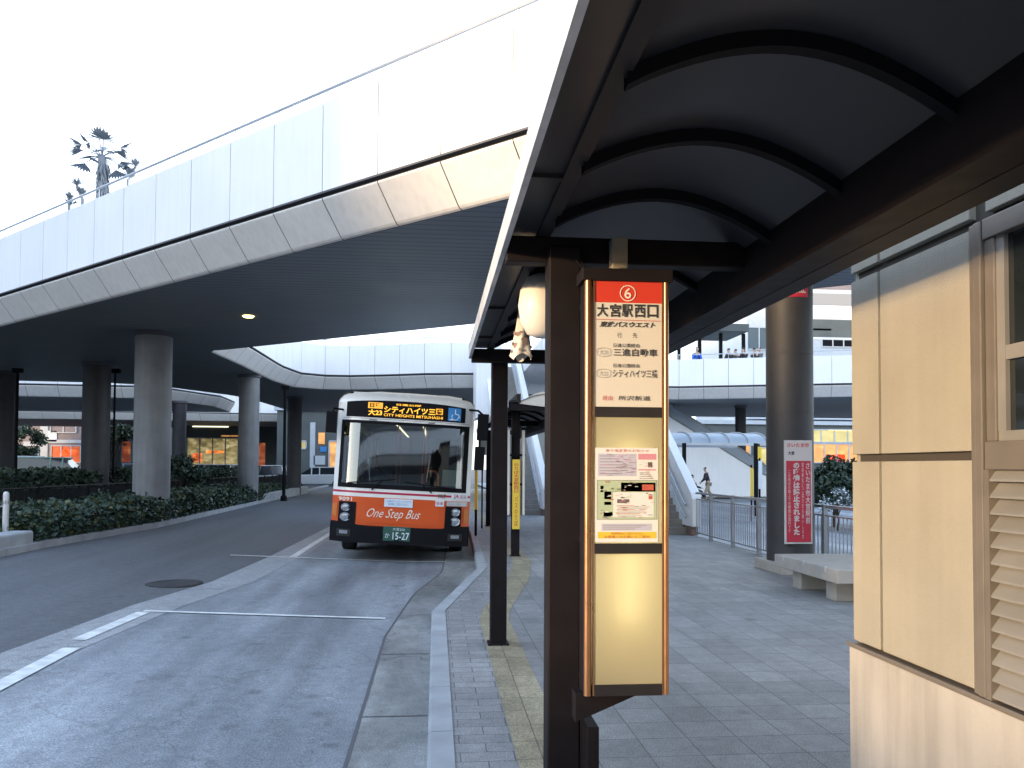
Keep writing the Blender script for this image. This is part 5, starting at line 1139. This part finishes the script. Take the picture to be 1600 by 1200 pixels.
q = at(1308, 775, 23.2); tree('flower_bush', 'small pale flowered bush in front of the dark green bush', (q.x, q.y, -.14), 1.2, .45, 700, ['icon_white', 'leaf2'], [0, 1, 1], .06, .12, .04)
for px, d, lb in ((40, 62, 'thin street tree with sparse crown at the far left opening'), (176, 60, 'small tree beside the second dark column at left')):
    q = at(px, 730, d); tree('street_tree', lb, (q.x, q.y, 0), 4.6, 1.3, 1500, ['leaf', 'leaf3', 'leafd'], [0, 0, 1, 2], .16, .34)
q = at(285, 735, 30); tree('shrub_tree', 'rounded dark shrub right of the thickest column', (q.x, q.y, .14), 1.7, .9, 3000, ['leafd', 'leaf2'], [0, 0, 1], .1, .2, .06)
# palm on the deck
q = at(160, 300, 25)
t = thing('palm_tree', 'palm tree rising above the deck handrail against the sky', 'palm tree', (q.x, q.y, ZF)); zc = at(160, 245, 25).z
b = MB(); b.tube([(q.x, q.y, ZF), (q.x + .02, q.y, ZF + (zc - ZF) * .5), (q.x - .03, q.y, zc)], [.10, .095, .12], 12); b.build('trunk', 'palm', t)
b = MB()
for k in range(15):
    a = k * 2.399; el = R(-15 + 75 * ((k * 7) % 15) / 14); ln = 1.0 + .2 * random.random(); dr = V((cos(a) * cos(el), sin(a) * cos(el), sin(el))); c0 = V((q.x - .03, q.y, zc)); sd = dr.cross(UP).normalized(); sp_ = []
    for j in range(9):
        s = j / 8; sp_.append(c0 + dr * ln * s - UP * .35 * s * s)
    b.tube(sp_, [.02 - .002 * j for j in range(9)], 5)
    fan = sp_[5]                      # fan leaflets toward the tip
    for j in range(11):
        w = (j - 5) / 5; e = fan + (dr * cos(w * 1.2) + sd * sin(w * 1.2)) * .46 - UP * (.10 + .1 * abs(w)); n_ = (e - fan).cross(UP).normalized() * .055
        b.add([fan, (fan + e) / 2 + n_, e, (fan + e) / 2 - n_], [(0, 1, 2, 3)])
for k in range(150):             # skirt of dead fronds hanging round the trunk
    a = random.random() * 6.283; z_ = zc - .05 - 1.5 * random.random(); c0 = V((q.x + .1 * cos(a), q.y + .1 * sin(a), z_)); e = c0 + V((cos(a) * .16, sin(a) * .16, -.42)); n_ = V((-sin(a), cos(a), 0)) * .035
    b.add([c0, (c0 + e) / 2 + n_, e, (c0 + e) / 2 - n_], [(0, 1, 2, 3)])
b.build('crown', 'palm', t)
q2 = at(162, 196, 26); t = thing('mast', 'very thin mast rising behind the palm tree', 'mast', (q2.x, q2.y, ZF)); b = MB(); b.tube([(q2.x, q2.y, ZF), (q2.x, q2.y, q2.z)], [.05, .012], 6); b.lathe((q2.x, q2.y, 0), [(.14, ZF), (.12, ZF + .15), (.05, ZF + .2)], 10); b.build('shaft', 'alu', t)
def yucca(label, px, ys, d, lean):
    q = at(px, ys[1], d); t = thing('yucca_plant', label, 'plant', (q.x, q.y, ZF)); top = at(px + lean, ys[0] + 14, d)
    b = MB(); b.tube([(q.x, q.y, ZF), (q.x, q.y, q.z), tuple(top)], [.05, .045, .04], 8); b.build('trunk', 'palm', t); b = MB()
    for c0, s in ((top, 1.), (q + UP * .15, .8), ((V(top) + q) / 2, .7)):
        for k in range(22):
            a = k * 2.4; el = R(10 + 70 * random.random()); e = V(c0) + V((cos(a) * cos(el), sin(a) * cos(el), sin(el))) * .28 * s; n_ = (e - V(c0)).cross(UP).normalized() * .028; mid = (V(c0) + e) / 2
            b.add([V(c0), mid + n_, e, mid - n_], [(0, 1, 2, 3)])
    b.build('leaves', 'palm', t)
yucca('spiky leaning plant left of the palm above the handrail', 129, (276, 312), 23, -9)
yucca('low spiky plant at far left of the palm', 108, (306, 318), 23, 2)
yucca('spiky plant right of the palm above the handrail', 200, (246, 282), 23.5, 12)

# ================================================================ ADDED SUN BLOCKER BEHIND LEFT, OUTSIDE THE VIEW: it keeps the low sun off the bus lanes
t = building('sun_blocker_building', 'added sun-blocking building left of and behind the view', -64, -46, -11.2, 90, 26, 'facade', [])
b = MB(); b.box(-64, -46, -17.5, -11.2, 0, 10.4); b.build('blocker_wing', 'facade', t)  # lower added step, sized so sun still reaches the near deck fascia
# the rest of the terminal behind the camera: what the bus windscreen looks at
building('terminal_building', 'terminal building across the square behind the camera', -34, 60, -62, 14, 22, 'facade_dark', [(-30 + 11 * i, -22 + 11 * i, 2 + 4 * j, 4.6 + 4 * j, 'bwin', 'glazing') for i in range(8) for j in range(5)])
far_deck('white deck behind the camera on the far side of the bus lanes', [(60, -30), (-16, -27), (-20, -20), (60, -22)], 0.0, 2.4)
